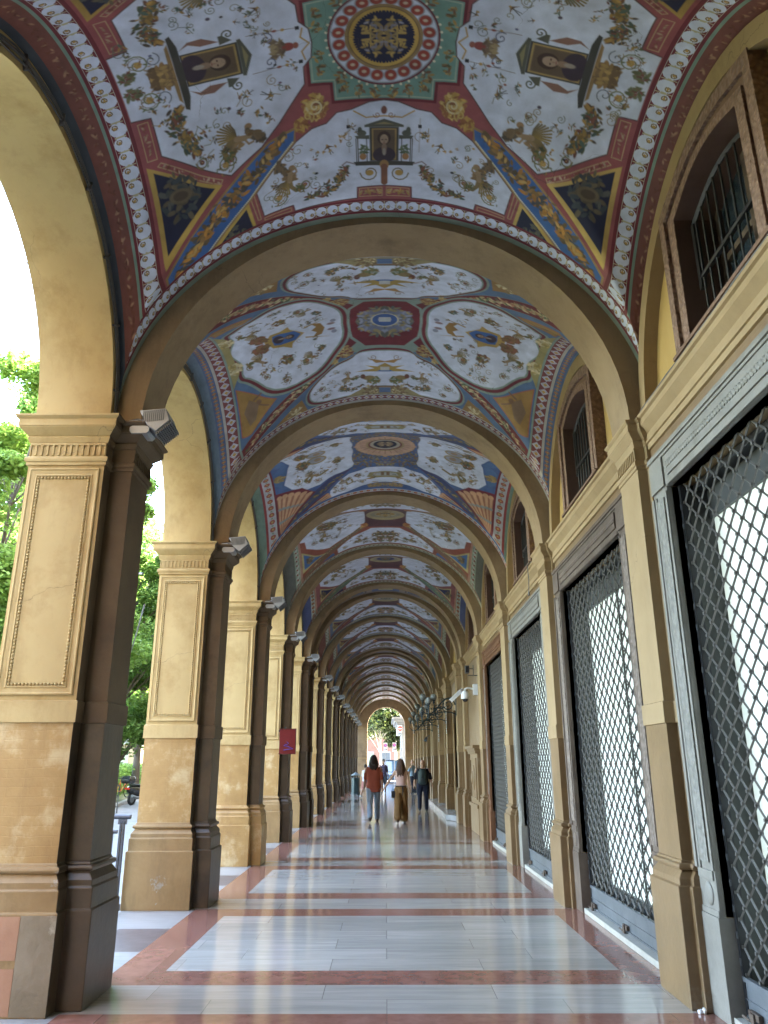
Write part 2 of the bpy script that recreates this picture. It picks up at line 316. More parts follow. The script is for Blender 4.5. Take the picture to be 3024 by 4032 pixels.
# ------------------------------------------------------------------ painted vaults: a small painter on the vault's own plan coordinates
WHT, RED, DRED, GRN, BLU, DBL, GLD, OCH, BRN, DRK, CRM, SAG, PNK = (.66, .70, .84), (.31, .085, .09), (.17, .025, .035), (.18, .32, .27), (.05, .14, .38), (.012, .014, .045), (.50, .33, .10), (.50, .30, .09), (.16, .09, .05), (.03, .026, .03), (.66, .56, .34), (.25, .33, .29), (.55, .30, .22)
class Painter:
    def __init__(s, nx, ny, a, b, base):
        s.a, s.b = a, b
        s.x = a * np.sin(PI / 2 * np.linspace(0, 1, nx)); s.y = b * np.sin(PI / 2 * np.linspace(0, 1, ny))
        s.X, s.Y = np.meshgrid(s.x, s.y)
        s.C = np.zeros((ny, nx, 4), np.float32); s.C[..., :3] = base
        s.e = .5 * a / nx * 1.6
    def sl(s, x0, x1, y0, y1):
        i0 = max(0, np.searchsorted(s.x, x0) - 1); i1 = np.searchsorted(s.x, x1) + 1
        j0 = max(0, np.searchsorted(s.y, y0) - 1); j1 = np.searchsorted(s.y, y1) + 1
        return slice(j0, j1), slice(i0, i1)
    def put(s, S, cov, col, gold=0, al=1):
        cov = np.clip(cov, 0, 1)[..., None] * al
        c = np.array([*col, gold], np.float32); s.C[S] = s.C[S] * (1 - cov) + c * cov
    def poly(s, P, col, gold=0, al=1):
        P = np.array(P, float); P[P[:, 0] <= 1e-9, 0] = -.05; P[P[:, 1] <= 1e-9, 1] = -.05; S = s.sl(P[:, 0].min() - .02, P[:, 0].max() + .02, P[:, 1].min() - .02, P[:, 1].max() + .02)
        X, Y = s.X[S], s.Y[S]
        if X.size == 0: return
        ins = np.zeros(X.shape, bool); d = np.full(X.shape, 9.)
        n = len(P)
        for i in range(n):
            ax, ay = P[i]; bx, by = P[(i + 1) % n]
            if ay != by:
                c = ((ay > Y) != (by > Y)) & (X < (bx - ax) * (Y - ay) / (by - ay) + ax); ins ^= c
            L2 = (bx - ax) ** 2 + (by - ay) ** 2 + 1e-12
            t = np.clip(((X - ax) * (bx - ax) + (Y - ay) * (by - ay)) / L2, 0, 1)
            d = np.minimum(d, np.hypot(X - ax - t * (bx - ax), Y - ay - t * (by - ay)))
        s.put(S, .5 + np.where(ins, d, -d) / (2 * s.e), col, gold, al)
    def line(s, P, wd, col, gold=0, closed=False, al=1, taper=False):
        P = np.array(P, float)
        if closed: P = np.vstack([P, P[:1]])
        m_ = wd + .015; S = s.sl(P[:, 0].min() - m_, P[:, 0].max() + m_, P[:, 1].min() - m_, P[:, 1].max() + m_)
        X, Y = s.X[S], s.Y[S]
        if X.size == 0: return
        D = np.full(X.shape, 9.); n = len(P) - 1
        for i in range(n):
            ax, ay = P[i]; bx, by = P[i + 1]; L2 = (bx - ax) ** 2 + (by - ay) ** 2 + 1e-12
            t = np.clip(((X - ax) * (bx - ax) + (Y - ay) * (by - ay)) / L2, 0, 1)
            ww = wd * (1 - .8 * (i + t) / n) if taper else wd
            D = np.minimum(D, np.hypot(X - ax - t * (bx - ax), Y - ay - t * (by - ay)) - ww / 2)
        s.put(S, .5 - D / (2 * s.e), col, gold, al)
    def ell(s, cx, cy, rx, ry, col, gold=0, ang=0, al=1, ring=0):
        m_ = max(rx, ry) + .02; S = s.sl(cx - m_, cx + m_, cy - m_, cy + m_)
        X, Y = s.X[S] - cx, s.Y[S] - cy
        if X.size == 0: return
        c, q = math.cos(ang), math.sin(ang); U, V = (X * c + Y * q) / rx, (-X * q + Y * c) / ry
        d = (np.hypot(U, V) - 1) * min(rx, ry)
        if ring: d = np.abs(d) - ring / 2
        s.put(S, .5 - d / (2 * s.e), col, gold, al)
    def spiral(s, cx, cy, r, a0, turns, col, wd=.008, sgn=1):
        t = np.linspace(0, 1, int(9 * turns) + 6); rr = r * (1 - .86 * t); aa = a0 + sgn * t * turns * 2 * PI
        s.line(np.c_[cx + rr * np.cos(aa), cy + rr * np.sin(aa)], wd, col, taper=False)
    def leafs(s, cx, cy, r, n, cols, size=.018, rnd=None):
        g = rnd or random
        for _ in range(n):
            a = g.uniform(0, 2 * PI); q = r * math.sqrt(g.random()); c = g.choice(cols); k = g.uniform(.5, 1.2) * size
            v = g.uniform(.75, 1.25); s.ell(cx + q * math.cos(a), cy + q * math.sin(a), k, k * .45, tuple(min(1, c_ * v) for c_ in c), ang=g.uniform(0, PI))
    def flower(s, cx, cy, r, col):
        for k in range(6): s.ell(cx + r * .6 * math.cos(k * PI / 3), cy + r * .6 * math.sin(k * PI / 3), r * .45, r * .38, col)
        s.ell(cx, cy, r * .3, r * .3, GLD)
    def garland(s, P, r, n, cols, size=.02):
        P = np.array(P, float)
        for _ in range(n):
            t = random.random() * (len(P) - 1); i = int(t); f = t - i; p = P[i] * (1 - f) + P[min(i + 1, len(P) - 1)] * f
            g = r * (.35 + .65 * math.sin(PI * t / (len(P) - 1)))
            s.leafs(p[0] + random.gauss(0, g * .5), p[1] + random.gauss(0, g * .5), g * .3, 1, cols, size)
    def bird(s, cx, cy, k, ang):
        c, q = math.cos(ang), math.sin(ang); T = lambda P: [(cx + k * (x * c - y * q), cy + k * (x * q + y * c)) for x, y in P]
        s.poly(T([(-.1, -.2), (.35, -.1), (.45, 0), (.3, .12), (-.1, .2)]), BRN); s.poly(T([(0, 0), (-.25, .75), (.2, .15)]), (.22, .13, .07)); s.poly(T([(0, 0), (-.35, -.7), (.2, -.15)]), BRN)
        s.line(T([(-.1, 0), (-1.0, .12)]), .1 * k, DRK); s.line(T([(-.1, 0), (-1.0, -.2)]), .08 * k, DRK); s.ell(cx + .28 * k * c, cy + .28 * k * q, .12 * k, .12 * k, OCH)
    def scroll_plant(s, cx, cy, r, a0, sgn=1):
        s.spiral(cx, cy, r, a0, 1.4, (.20, .20, .10), .011, sgn); s.spiral(cx + .2 * r, cy, r * .8, a0 + 2, 1.0, (.25, .17, .08), .006, -sgn)
        s.flower(cx, cy, r * .34, random.choice([DRED, OCH, (.3, .08, .05)]))
        s.leafs(cx, cy, r * 1.15, 14, [(.13, .15, .07), (.3, .17, .06), (.2, .11, .06)], r * .16)
    def grime(s, k=.1):
        ny, nx, _ = s.C.shape
        z = np.zeros((ny, nx))
        for sc_ in (9, 23, 57):
            g = rng.normal(size=(sc_, sc_)); yi = np.linspace(0, sc_ - 1.001, ny); xi = np.linspace(0, sc_ - 1.001, nx)
            y0 = yi.astype(int); x0 = xi.astype(int); fy = (yi - y0)[:, None]; fx = (xi - x0)[None]
            z += (g[y0][:, x0] * (1 - fy) * (1 - fx) + g[y0 + 1][:, x0] * fy * (1 - fx) + g[y0][:, x0 + 1] * (1 - fy) * fx + g[y0 + 1][:, x0 + 1] * fy * fx)
        s.C[..., :3] *= np.clip(1 + k * z * .5, .6, 1.3)[..., None]
def winged(P, x, y, k, a):
    c, q = math.cos(a), math.sin(a); T = lambda u, v: (x + k * (u * c - v * q), y + k * (u * q + v * c))
    for j in range(9):
        b = 1.9 + j * .17; L = .95 - .05 * abs(j - 4); P.line([T(.10, .05), T(.10 + L * .6 * math.cos(b), L * .6 * math.sin(b)), T(.05 + L * math.cos(b + .12), L * math.sin(b + .12))], .09 * k, (.17 + .02 * j, .12 + .012 * j, .06))
    P.line([T(.45, .02), T(.1, -.02), T(-.25, -.18), T(-.45, -.5), T(-.25, -.85)], .24 * k, (.24, .16, .07)); P.line([T(.5, .05), T(.1, 0)], .26 * k, (.36, .24, .14))
    P.line([T(.45, .0), T(.7, -.25), T(.9, -.15)], .10 * k, (.36, .24, .14)); P.ell(*T(.66, .12), .15 * k, .13 * k, (.38, .26, .15)); P.ell(*T(.70, .2), .13 * k, .08 * k, (.22, .12, .05))
    P.spiral(*T(-.05, -.9), .32 * k, a + 3, 1.3, (.20, .16, .07), .012); P.flower(*T(-.05, -.9), .13 * k, (.30, .06, .06)); P.leafs(*T(-.3, -.7), .3 * k, 26, [(.14, .15, .06), (.26, .17, .06), (.10, .11, .05)], .12 * k)
def border(P, axis, d0, d1, base, kind, step, c1=WHT, c2=OCH):
    """repeat pattern between distances d0..d1 (plan) running along the other direction."""
    if axis == 'y': D = P.Y; S_ = P.a * np.arcsin(np.clip(P.X / P.a, -1, 1)); lim = P.b
    else: D = P.X; S_ = P.b * np.arcsin(np.clip(P.Y / P.b, -1, 1)); lim = P.a
    m = (D > d0) & (D < d1)
    h = (d1 - d0) / 2; q = (D - (d0 + d1) / 2) / h; p = (np.mod(S_, step) - step / 2) / (step / 2)
    C = P.C
    C[m, :3] = base; C[m, 3] = 0
    def put(k, col, gold=0): kk = m & k; C[kk, :3] = col; C[kk, 3] = gold
    if kind == 'scroll':
        r = np.hypot(p, q); put(r < .97, c1); put((np.hypot(p + .35, q - .3) < .36) & (np.hypot(p + .35, q - .3) > .2), (.25, .17, .08)); put(np.hypot(p + .3, q - .3) < .16, c2)
        put((np.abs(np.abs(p) - 1) < .16 * (1 - np.abs(q))), (.50, .45, .30)); put(np.abs(q) > .955, (.5, .46, .42))
    elif kind == 'diamond':
        put(np.abs(p) + np.abs(q) < .88, c1); put(np.abs(p) + np.abs(q) < .45, c2); put(np.abs(np.abs(p) + np.abs(q) - .66) < .07, (.25, .2, .18)); put(np.abs(q) > .93, (.42, .40, .38))
    elif kind == 'hearts':
        put(np.abs(q) < .93, c1); put((np.hypot((p) / .62, q / .62) < 1), c2); put(np.hypot(p / .2, q / .25) < 1, GLD); put(np.hypot((np.abs(p) - 1) / .22, q / .3) < 1, (.25, .3, .22))
    elif kind == 'waves':
        put(np.abs(q + .25 * np.sin(p * PI)) < .45, c1); put(np.hypot(p / .4, (q - .1) / .35) < 1, c2); put(np.abs(q) > .93, (.42, .38, .3))
def portrait(P, cx, cy, k, axis, bgc=(.11, .065, .03)):
    """small bust; axis 'x': head points to the centre along -x; 'y': head points to -y"""
    T = (lambda u, v: (cx + u * k, cy + v * k)) if axis == 'x' else (lambda u, v: (cx + v * k, cy + u * k))
    def E(u, v, a, b, c, **kw):
        x, y = T(u, v); P.ell(x, y, (a if axis == 'x' else b) * k, (b if axis == 'x' else a) * k, c, **kw)
    E(-.3, 0, .42, .36, (.06, .03, .02)); E(.75, 0, .5, .62, (.05, .03, .045)); E(.3, 0, .25, .14, (.28, .18, .12)); E(-.22, 0, .30, .22, (.42, .29, .20))
    E(-.20, .10, .035, .05, (.08, .04, .03)); E(-.20, -.10, .035, .05, (.08, .04, .03)); E(-.08, 0, .07, .03, (.30, .18, .12)); E(.02, 0, .025, .08, (.25, .09, .07)); E(.55, 0, .22, .1, (.35, .3, .25))
LEAF = [(.12, .13, .06), (.28, .17, .05), (.42, .24, .07), (.22, .08, .05), (.10, .07, .05), (.08, .12, .10)]

def surf(X, Y, a, b, narrow=False):
    f = ZS + 2.15 * np.sqrt(np.clip(1 - (X / a) ** 2, 0, 1))
    if narrow: return f
    f = f + .18 * (1 - (Y / b) ** 2)
    g = ZS + 1.70 * np.sqrt(np.clip(1 - (Y / b) ** 2, 0, 1)) + .63 * (1 - (X / a) ** 2)
    r = np.maximum(np.abs(X / a), np.abs(Y / b)); k = np.maximum(.35 * (1 - r), 1e-4)
    h = np.maximum(k - np.abs(f - g), 0) / k
    return np.maximum(f, g) + h * h * k / 4

def paint_A(P):
    b = P.b
    # frames
    P.poly([(0, 0), (.60, 0), (.60, .36), (.43, .37), (.425, .525), (0, .525)], DRED)
    P.poly([(0, 0), (.575, 0), (.575, .335), (.405, .35), (.40, .50), (0, .50)], GRN)
    P.line([(.56, 0), (.56, .32), (.39, .335), (.385, .485), (0, .485)], .008, (.45, .5, .38))
    for cx, cy in [(.50, .12), (.49, .24), (.32, .40), (.20, .44), (.08, .46), (.34, .32)]: P.leafs(cx, cy, .045, 16, [OCH, (.2, .1, .05), (.30, .2, .08), (.1, .12, .06)], .02)
    P.ell(0, 0, .425, .395, DRED); P.ell(0, 0, .41, .38, (.34, .36, .40)); P.ell(0, 0, .40, .37, WHT)
    for k in range(40):
        a = k * PI / 20; P.ell(.435 * math.cos(a), .405 * math.sin(a), .010, .010, (.8, .74, .55), gold=.4)
    for k in range(-1, 8):
        a = (k + .5) * PI / 10
        x, y = .343 * math.cos(a), .318 * math.sin(a)
        P.ell(x, y, .056, .050, (.36, .37, .40)); P.ell(x, y, .046, .042, (.36, .06, .04)); P.ell(x, y, .018, .012, (.65, .5, .35))
    P.ell(0, 0, .295, .275, (.33, .22, .10), gold=.5); P.ell(0, 0, .272, .253, (.15, .09, .04)); P.ell(0, 0, .264, .246, GLD, gold=1)
    P.ell(0, 0, .235, .22, DBL)
    for k in range(60):
        a = k * PI / 30; P.poly([(.25 * math.cos(a), .233 * math.sin(a)), (.222 * math.cos(a + .04), .207 * math.sin(a + .04)), (.25 * math.cos(a + .085), .233 * math.sin(a + .085))], GLD, gold=1)
    P.line([(0, .02), (.16, .03)], .02, GLD); P.line([(.1, .0), (.1, .09)], .012, GLD); P.ell(.05, .05, .05, .06, (.3, .2, .08)); P.ell(.06, .05, .03, .035, DBL); P.leafs(.08, .08, .08, 30, [GLD, (.3, .22, .1), (.25, .24, .3)], .02)
    # white fields
    far = [(0, .515), (.12, .53), (.27, .585), (.39, .60), (.48, .68), (.60, .705), (.74, .79), (.95, .99), (1.12, 1.16), (1.09, 1.42), (.83, 1.41), (.82, 1.475), (.25, 1.46), (.245, 1.345), (0, 1.335)]
    rig = [(.54, 0), (.555, .12), (.62, .19), (.625, .33), (.70, .42), (.86, .61), (1.02, .76), (1.29, .90), (1.785, .59), (1.79, .29), (1.93, .275), (1.93, 0)]
    for q in (far, rig):
        P.poly(q, WHT)
        P.line(q[:-1] if q is rig else q, .010, (.10, .05, .05))
    P.line([(0, .65), (.15, .66), (.25, .60)], .012, OCH); P.line([(.56, .0), (.62, .06), (.60, .13)], .012, OCH)
    # red ground details: thin gold frames
    g2 = (.55, .40, .22)
    for q in ([(.02, 1.355), (.225, 1.36), (.23, 1.445), (.02, 1.445)], [(1.82, .31), (1.895, .31), (1.895, .60), (1.82, .60)], [(1.36, .905), (1.80, .635), (1.83, .655), (1.38, .935)],
              [(.85, 1.43), (1.09, 1.44), (1.09, 1.465), (.85, 1.465)], [(1.145, 1.17), (1.175, 1.21), (1.145, 1.44), (1.12, 1.44)]):
        P.line(q, .006, g2, gold=.6, closed=True)
    for k in range(7): P.leafs(.03 + k * .03, 1.40, .02, 4, [OCH, (.45, .3, .15)], .018)
    for k in range(8): P.leafs(1.86, .34 + k * .03, .012, 2, [(.25, .08, .05), (.45, .3, .2)], .016)
    for k in range(12): P.leafs(1.40 + k * .035, .905 - k * .022, .012, 2, [(.5, .35, .25), (.25, .08, .05)], .016)
    # triangles
    P.poly([(1.37, .945), (1.915, .64), (1.905, 1.34)], GLD, gold=.55); P.poly([(1.43, .945), (1.872, .69), (1.868, 1.24)], DBL)
    P.poly([(1.20, 1.215), (1.165, 1.54), (1.68, 1.595)], GLD, gold=.7); P.poly([(1.225, 1.275), (1.195, 1.515), (1.58, 1.565)], DBL)
    P.leafs(1.70, .90, .16, 70, [(.09, .09, .08), (.13, .10, .06), (.05, .06, .07)], .035); P.ell(1.70, .90, .09, .05, (.16, .12, .07)); P.ell(1.70, .90, .06, .03, (.09, .06, .04))
    P.leafs(1.35, 1.47, .08, 30, [(.09, .09, .08), (.12, .11, .07)], .025)
    # blue rib along the groin
    P.poly([(.735, .665), (.745, .79), (1.19, 1.225), (1.67, 1.58), (1.935, 1.625), (1.925, 1.40), (1.72, 1.25), (1.39, 1.025), (.97, .735)], (.35, .22, .10), gold=.3)
    P.poly([(.745, .69), (.76, .775), (1.20, 1.21), (1.68, 1.565), (1.92, 1.61), (1.91, 1.42), (1.70, 1.255), (1.38, 1.045), (.96, .75)], BLU)
    L0 = [(.77, .79), (1.19, 1.195), (1.67, 1.545)]
    for t in np.linspace(0, 1.99, 75):
        i = int(t); f = t - i; x = L0[i][0] * (1 - f) + L0[i + 1][0] * f; y = L0[i][1] * (1 - f) + L0[i + 1][1] * f
        P.ell(x, y, .007, .007, (.72, .68, .5))
    G = [(.84, .73), (1.1, .97), (1.3, 1.10), (1.45, 1.20), (1.62, 1.32), (1.76, 1.42), (1.88, 1.55)]
    P.garland(G, .075, 260, [(.10, .08, .05), (.45, .20, .05), (.30, .17, .06), (.07, .08, .10), (.18, .12, .06)], .038)
    P.garland(G, .04, 40, [(.60, .28, .06), (.55, .35, .12)], .03)
    # gilt knot between centre and rib
    P.leafs(.56, .53, .10, 110, [(.50, .30, .08), (.30, .12, .05), (.62, .44, .16)], .03); P.leafs(.68, .66, .06, 50, [(.50, .30, .08), (.30, .12, .05)], .025)
    P.spiral(.56, .53, .07, 0, 1.5, CRM, .014); P.spiral(.62, .60, .05, 2, 1.3, (.6, .42, .15), .012)
    # far aedicule with a bust
    st, sd_ = (.10, .10, .075), (.06, .055, .045)
    P.poly([(0, .66), (.165, .725), (.165, .745), (0, .745)], st); P.poly([(0, .69), (.08, .722), (0, .722)], (.3, .24, .12))
    P.poly([(0, .745), (.125, .745), (.125, 1.08), (0, 1.08)], sd_); P.poly([(0, .76), (.105, .76), (.105, 1.07), (0, 1.07)], (.36, .24, .10), gold=.5); P.poly([(0, .772), (.092, .772), (.092, 1.055), (0, 1.055)], (.12, .08, .05))
    portrait(P, 0, .90, .16, 'y')
    P.poly([(.125, .82), (.25, .82), (.235, .85), (.125, .86)], st); P.ell(.19, .80, .04, .03, st); P.ell(.205, .77, .02, .03, st)
    for x in (.15, .225, .24): P.line([(x, .85), (x, 1.08)], .009, sd_)
    P.ell(.185, 1.03, .03, .035, (.40, .2, .08)); P.leafs(.185, .96, .04, 16, [(.1, .13, .07)], .022)
    P.poly([(0, 1.08), (.27, 1.08), (.25, 1.12), (0, 1.13)], sd_); P.ell(.0, 1.12, .04, .05, (.33, .18, .07)); P.spiral(.13, 1.20, .085, 0, 1.4, (.2, .15, .08), .012); P.ell(.13, 1.20, .035, .03, OCH); P.line([(0, 1.14), (0, 1.3)], .06, (.22, .09, .05))
    P.line([(.26, 1.10), (.33, 1.07), (.37, 1.10), (.33, 1.14), (.37, 1.2)], .012, (.28, .22, .25))
    P.garland([(.32, 1.12), (.40, 1.24), (.52, 1.35), (.70, 1.37)], .055, 150, LEAF, .022)
    P.bird(.48, .90, .075, -1.2); P.leafs(.36, .83, .03, 10, [OCH], .014); P.line([(.30, .66), (.30, .72), (.30, .98)], .004, BRN); P.poly([(.285, .715), (.315, .715), (.315, .745), (.285, .745)], DRK)
    for t in np.linspace(0, 1, 7): P.leafs(.32 + .3 * t, .80 + .24 * math.sin(t * 2.4) * .6, .01, 3, [OCH, (.35, .2, .08)], .014)
    P.ell(.60, 1.14, .018, .012, DRK); P.ell(.62, 1.13, .012, .01, (.5, .5, .4))
    P.scroll_plant(.94, 1.29, .085, 1.0); P.leafs(.83, 1.12, .045, 40, [(.25, .15, .08), (.32, .2, .1)], .03); P.ell(.80, 1.03, .03, .03, (.35, .22, .12)); P.garland([(.83, 1.08), (.90, 1.02), (.90, .93)], .03, 40, [(.12, .09, .06), (.2, .13, .07)], .035)
    winged(P, .84, 1.17, .16, -1.9)
    P.ell(0, .60, .025, .035, (.20, .08, .06)); P.spiral(.06, .64, .03, 0, 1.2, (.25, .12, .1), .007)
    # side aedicule
    P.poly([(.96, 0), (1.045, .155), (1.07, .15), (1.07, 0)], st); P.poly([(.99, 0), (1.04, .09), (1.045, 0)], (.28, .24, .12))
    P.poly([(1.07, 0), (1.07, .135), (1.475, .135), (1.475, 0)], sd_); P.poly([(1.085, 0), (1.085, .122), (1.465, .122), (1.465, 0)], (.38, .26, .10), gold=.5); P.poly([(1.10, 0), (1.10, .108), (1.455, .108), (1.455, 0)], (.13, .085, .05))
    portrait(P, 1.27, 0, .185, 'x')
    P.poly([(1.475, 0), (1.475, .21), (1.50, .315), (1.53, .30), (1.535, 0)], sd_); P.poly([(1.535, 0), (1.535, .25), (1.56, .22), (1.575, 0)], (.33, .20, .08))
    P.poly([(1.10, .16), (1.16, .215), (1.19, .215), (1.19, .14)], st); P.spiral(1.12, .215, .04, 0, 1.2, st, .012)
    P.poly([(1.19, .17), (1.32, .165), (1.40, .20), (1.47, .17), (1.40, .225), (1.30, .23)], (.26, .13, .10))
    P.leafs(1.64, .02, .07, 60, [(.35, .2, .08), (.2, .12, .06), (.45, .28, .1)], .04)
    P.scroll_plant(1.76, .15, .085, .5); P.spiral(1.66, .16, .06, 2, 1.2, (.12, .13, .18), .008); P.leafs(1.86, .07, .05, 30, [(.22, .08, .06), (.15, .16, .08)], .028)
    P.garland([(1.58, .28), (1.64, .40), (1.58, .55), (1.50, .66)], .06, 190, LEAF, .026)
    P.leafs(1.22, .68, .05, 40, [(.24, .16, .08), (.32, .2, .1)], .03); P.ell(1.10, .56, .03, .026, (.36, .22, .12)); P.garland([(1.12, .60), (1.04, .66), (1.0, .69)], .03, 40, [(.12, .09, .06), (.2, .13, .07)], .035)
    winged(P, 1.22, .63, .17, 2.9); P.scroll_plant(1.32, .80, .075, 2.0); P.scroll_plant(1.49, .72, .05, 0)
    P.ell(.72, 0, .05, .035, (.28, .06, .05)); P.ell(.66, 0, .022, .026, (.3, .10, .07)); P.leafs(.80, .03, .05, 26, [(.3, .22, .12), (.18, .12, .08)], .03); P.spiral(.86, .10, .05, 1, 1.3, (.12, .12, .2), .009)
    P.line([(.62, .14), (.80, .15), (1.0, .16)], .004, BRN); P.poly([(.62, .125), (.65, .125), (.65, .155), (.62, .155)], DRK); P.ell(.74, .147, .014, .012, OCH); P.ell(.80, .15, .018, .01, (.3, .08, .05))
    P.bird(.90, .36, .07, 2.6); P.ell(1.22, .38, .016, .014, (.1, .07, .1)); P.bird(1.05, .30, .035, .4)
    # borders
    border(P, 'y', 1.478, 1.503, DRED, 'none', .1); border(P, 'y', 1.503, 1.605, DRED, 'scroll', .108); border(P, 'y', 1.605, 1.63, DRED, 'none', .1); border(P, 'y', 1.63, 1.70, (.22, .27, .22), 'none', .1)
    m = P.Y > 1.478
    keep = m & (P.X > 1.945) & (surfd(P) < 0)
    border2 = [('x', 1.938, 1.968, DRED, 'none', .1), ('x', 1.968, 2.095, DRED, 'scroll', .118), ('x', 2.095, 2.118, DRED, 'none', .1), ('x', 2.118, 2.14, (.20, .30, .24), 'none', .1), ('x', 2.14, 2.27, (.19, .065, .05), 'leafy', .09), ('x', 2.27, 2.34, (.05, .06, .08), 'none', .1)]  # outermost strip painted dark, standing in for the unlit arch face
    C0 = P.C.copy(); f_ = surfd(P) > 0
    for q in border2: border(P, *q)
    for k in range(34):
        y = P.b * math.sin(PI / 2 * (k + .5) / 34); P.leafs(2.20, y, .02, 4, [(.16, .05, .03), (.36, .2, .12)], .016)
    P.C[f_ & (P.Y > 1.478)] = C0[f_ & (P.Y > 1.478)]
def surfd(P):
    f = 2.15 * np.sqrt(np.clip(1 - (P.X / P.a) ** 2, 0, 1)) + .18 * (1 - (P.Y / P.b) ** 2)
    g = 1.70 * np.sqrt(np.clip(1 - (P.Y / P.b) ** 2, 0, 1)) + .63 * (1 - (P.X / P.a) ** 2)
    return f - g

def smooth_poly(P, it=2):
    P = np.array(P, float)
    for _ in range(it):
        Q = [P[0]]
        for i in range(len(P) - 1): Q += [P[i] * .75 + P[i + 1] * .25, P[i] * .25 + P[i + 1] * .75]
        Q.append(P[-1]); P = np.array(Q)
    return P
def grow(P, c, k):
    P = np.array(P, float); return np.array(c) + (P - np.array(c)) * k
def both_borders(P, yb, xb, y0, x0):
    f_ = surfd(P) > 0
    for q in yb: border(P, 'y', *q)
    C0 = P.C.copy()
    for q in xb: border(P, 'x', *q)
    P.C[f_ & (P.Y > y0)] = C0[f_ & (P.Y > y0)]
def fill_motifs(P, cen, spread, n=7, small=False):
    for _ in range(n):
        x = cen[0] + random.uniform(-1, 1) * spread[0]; y = cen[1] + random.uniform(-1, 1) * spread[1]
        k = random.random()
        if k < .35: P.scroll_plant(x, y, random.uniform(.05, .08), random.random() * 6)
        elif k < .55: P.bird(x, y, .06, random.random() * 6)
        else: P.leafs(x, y, .05, 16, LEAF, .026)
def paint_B(P):
    P.C[..., :3] = (.10, .17, .30)
    P.poly([(0, 0), (2.33, 0), (2.33, .4), (0, .4)], SAG)
    # groin rib, dark red with sage edging
    rib = [(.30, .36), (.50, .56), (.78, .86), (1.08, 1.10), (1.50, 1.38), (1.95, 1.62), (1.97, 1.40), (1.62, 1.22), (1.16, .95), (.80, .72), (.60, .48), (.42, .26)]
    P.poly([(0, 0), (.52, 0), (.52, .2), (.42, .6), (0, .6)], SAG)
    P.poly(grow(rib, (1.1, 1.0), 1.05), SAG); P.poly(rib, DRED)
    P.garland([(.9, .86), (1.1, 1.02), (1.35, 1.17), (1.6, 1.32), (1.9, 1.5)], .05, 160, [(.10, .16, .08), (.5, .38, .2), (.42, .2, .12), (.6, .5, .3)], .03)
    P.leafs(.52, .56, .10, 90, [(.55, .40, .16), (.4, .25, .1), (.2, .05, .04)], .03); P.leafs(.68, .70, .06, 40, [(.55, .40, .16), (.4, .25, .1)], .025)
    oc = [(0, 0), (.475, 0), (.475, .05), (.44, .33), (.27, .53), (0, .53)]
    P.poly(oc, SAG); P.poly(grow(oc, (0, 0), .93), DRED); P.ell(0, .0, .30, .30, (.18, .2, .28)); P.leafs(0, 0, .34, 220, [(.25, .27, .36), (.12, .13, .12), (.35, .28, .14)], .05)
    P.ell(0, 0, .17, .15, (.62, .58, .45), gold=.4); P.ell(0, 0, .155, .135, (.05, .11, .30)); P.poly([(0, 0), (.09, 0), (.07, .05), (0, .05)], (.5, .5, .5))
    P.ell(.5, .4, .0, .0, GLD) if False else None
    far = [(0, .60), (.20, .60), (.36, .62), (.44, .72), (.66, .80), (.86, .99), (1.01, 1.17), (1.03, 1.33), (.97, 1.44), (.78, 1.50), (.38, 1.49), (.26, 1.44), (.23, 1.35), (0, 1.34)]
    rig = [(.54, 0), (.53, .22), (.58, .38), (.68, .52), (.80, .70), (.94, .82), (1.24, .90), (1.50, .79), (1.69, .55), (1.80, .48), (1.76, .28), (1.86, .05), (1.86, 0)]
    # red crescents at the ends
    P.poly(smooth_poly(grow(far, (.6, 1.05), 1.17)), SAG); P.poly(smooth_poly(grow(far, (.62, 1.07), 1.12)), DRED); P.poly(smooth_poly(grow(far, (.6, 1.05), 1.04)), SAG); P.poly(smooth_poly(far, 1), WHT)
    P.poly(smooth_poly(grow(rig, (1.2, .2), 1.16)), SAG); P.poly(smooth_poly(grow(rig, (1.2, .2), 1.11)), DRED); P.poly(smooth_poly(grow(rig, (1.2, .2), 1.04)), SAG); P.poly(smooth_poly(rig, 1), WHT)
    P.poly([(0, 1.37), (.30, 1.38), (.55, 1.53), (0, 1.53)], (.33, .27, .14)); P.leafs(.2, 1.45, .12, 60, [CRM, (.4, .3, .15), (.2, .12, .06)], .03); P.poly([(0, 1.39), (.08, 1.39), (.08, 1.5), (0, 1.5)], (.1, .16, .3))
    P.poly([(1.86, 0), (1.94, 0), (1.94, .62), (1.84, .42)], (.36, .30, .13)); P.leafs(1.89, .3, .1, 60, [CRM, (.45, .33, .12)], .03)
    P.poly([(1.44, .97), (1.915, .64), (1.915, 1.22), (1.80, 1.26)], (.38, .22, .07), gold=.35); P.line([(1.44, .97), (1.915, .64), (1.915, 1.22), (1.80, 1.26)], .012, (.4, .12, .08), closed=True)
    P.poly([(1.66, .92), (1.78, .84), (1.86, .98), (1.80, 1.14), (1.72, 1.10)], (.24, .15, .09)); P.ell(1.66, .90, .035, .03, (.22, .12, .07)); P.line([(1.66, .93), (1.55, 1.0)], .02, (.22, .12, .07)); P.line([(1.72, .86), (1.62, .80)], .02, (.22, .12, .07))
    P.poly([(1.14, 1.27), (1.08, 1.55), (1.62, 1.59)], (.34, .19, .07), gold=.3); P.leafs(1.25, 1.46, .09, 40, [CRM, (.3, .2, .1)], .03)
    # motifs: portrait lozenge at the sides, blue table with sphinxes far
    P.poly([(.93, 0), (1.06, .07), (1.14, .15), (1.16, .24), (1.26, .17), (1.38, .15), (1.42, .08), (1.50, 0)], GLD, gold=.5); P.poly([(.99, 0), (1.10, .10), (1.28, .12), (1.36, .10), (1.38, 0)], BLU); portrait(P, 1.20, 0, .13, 'x')
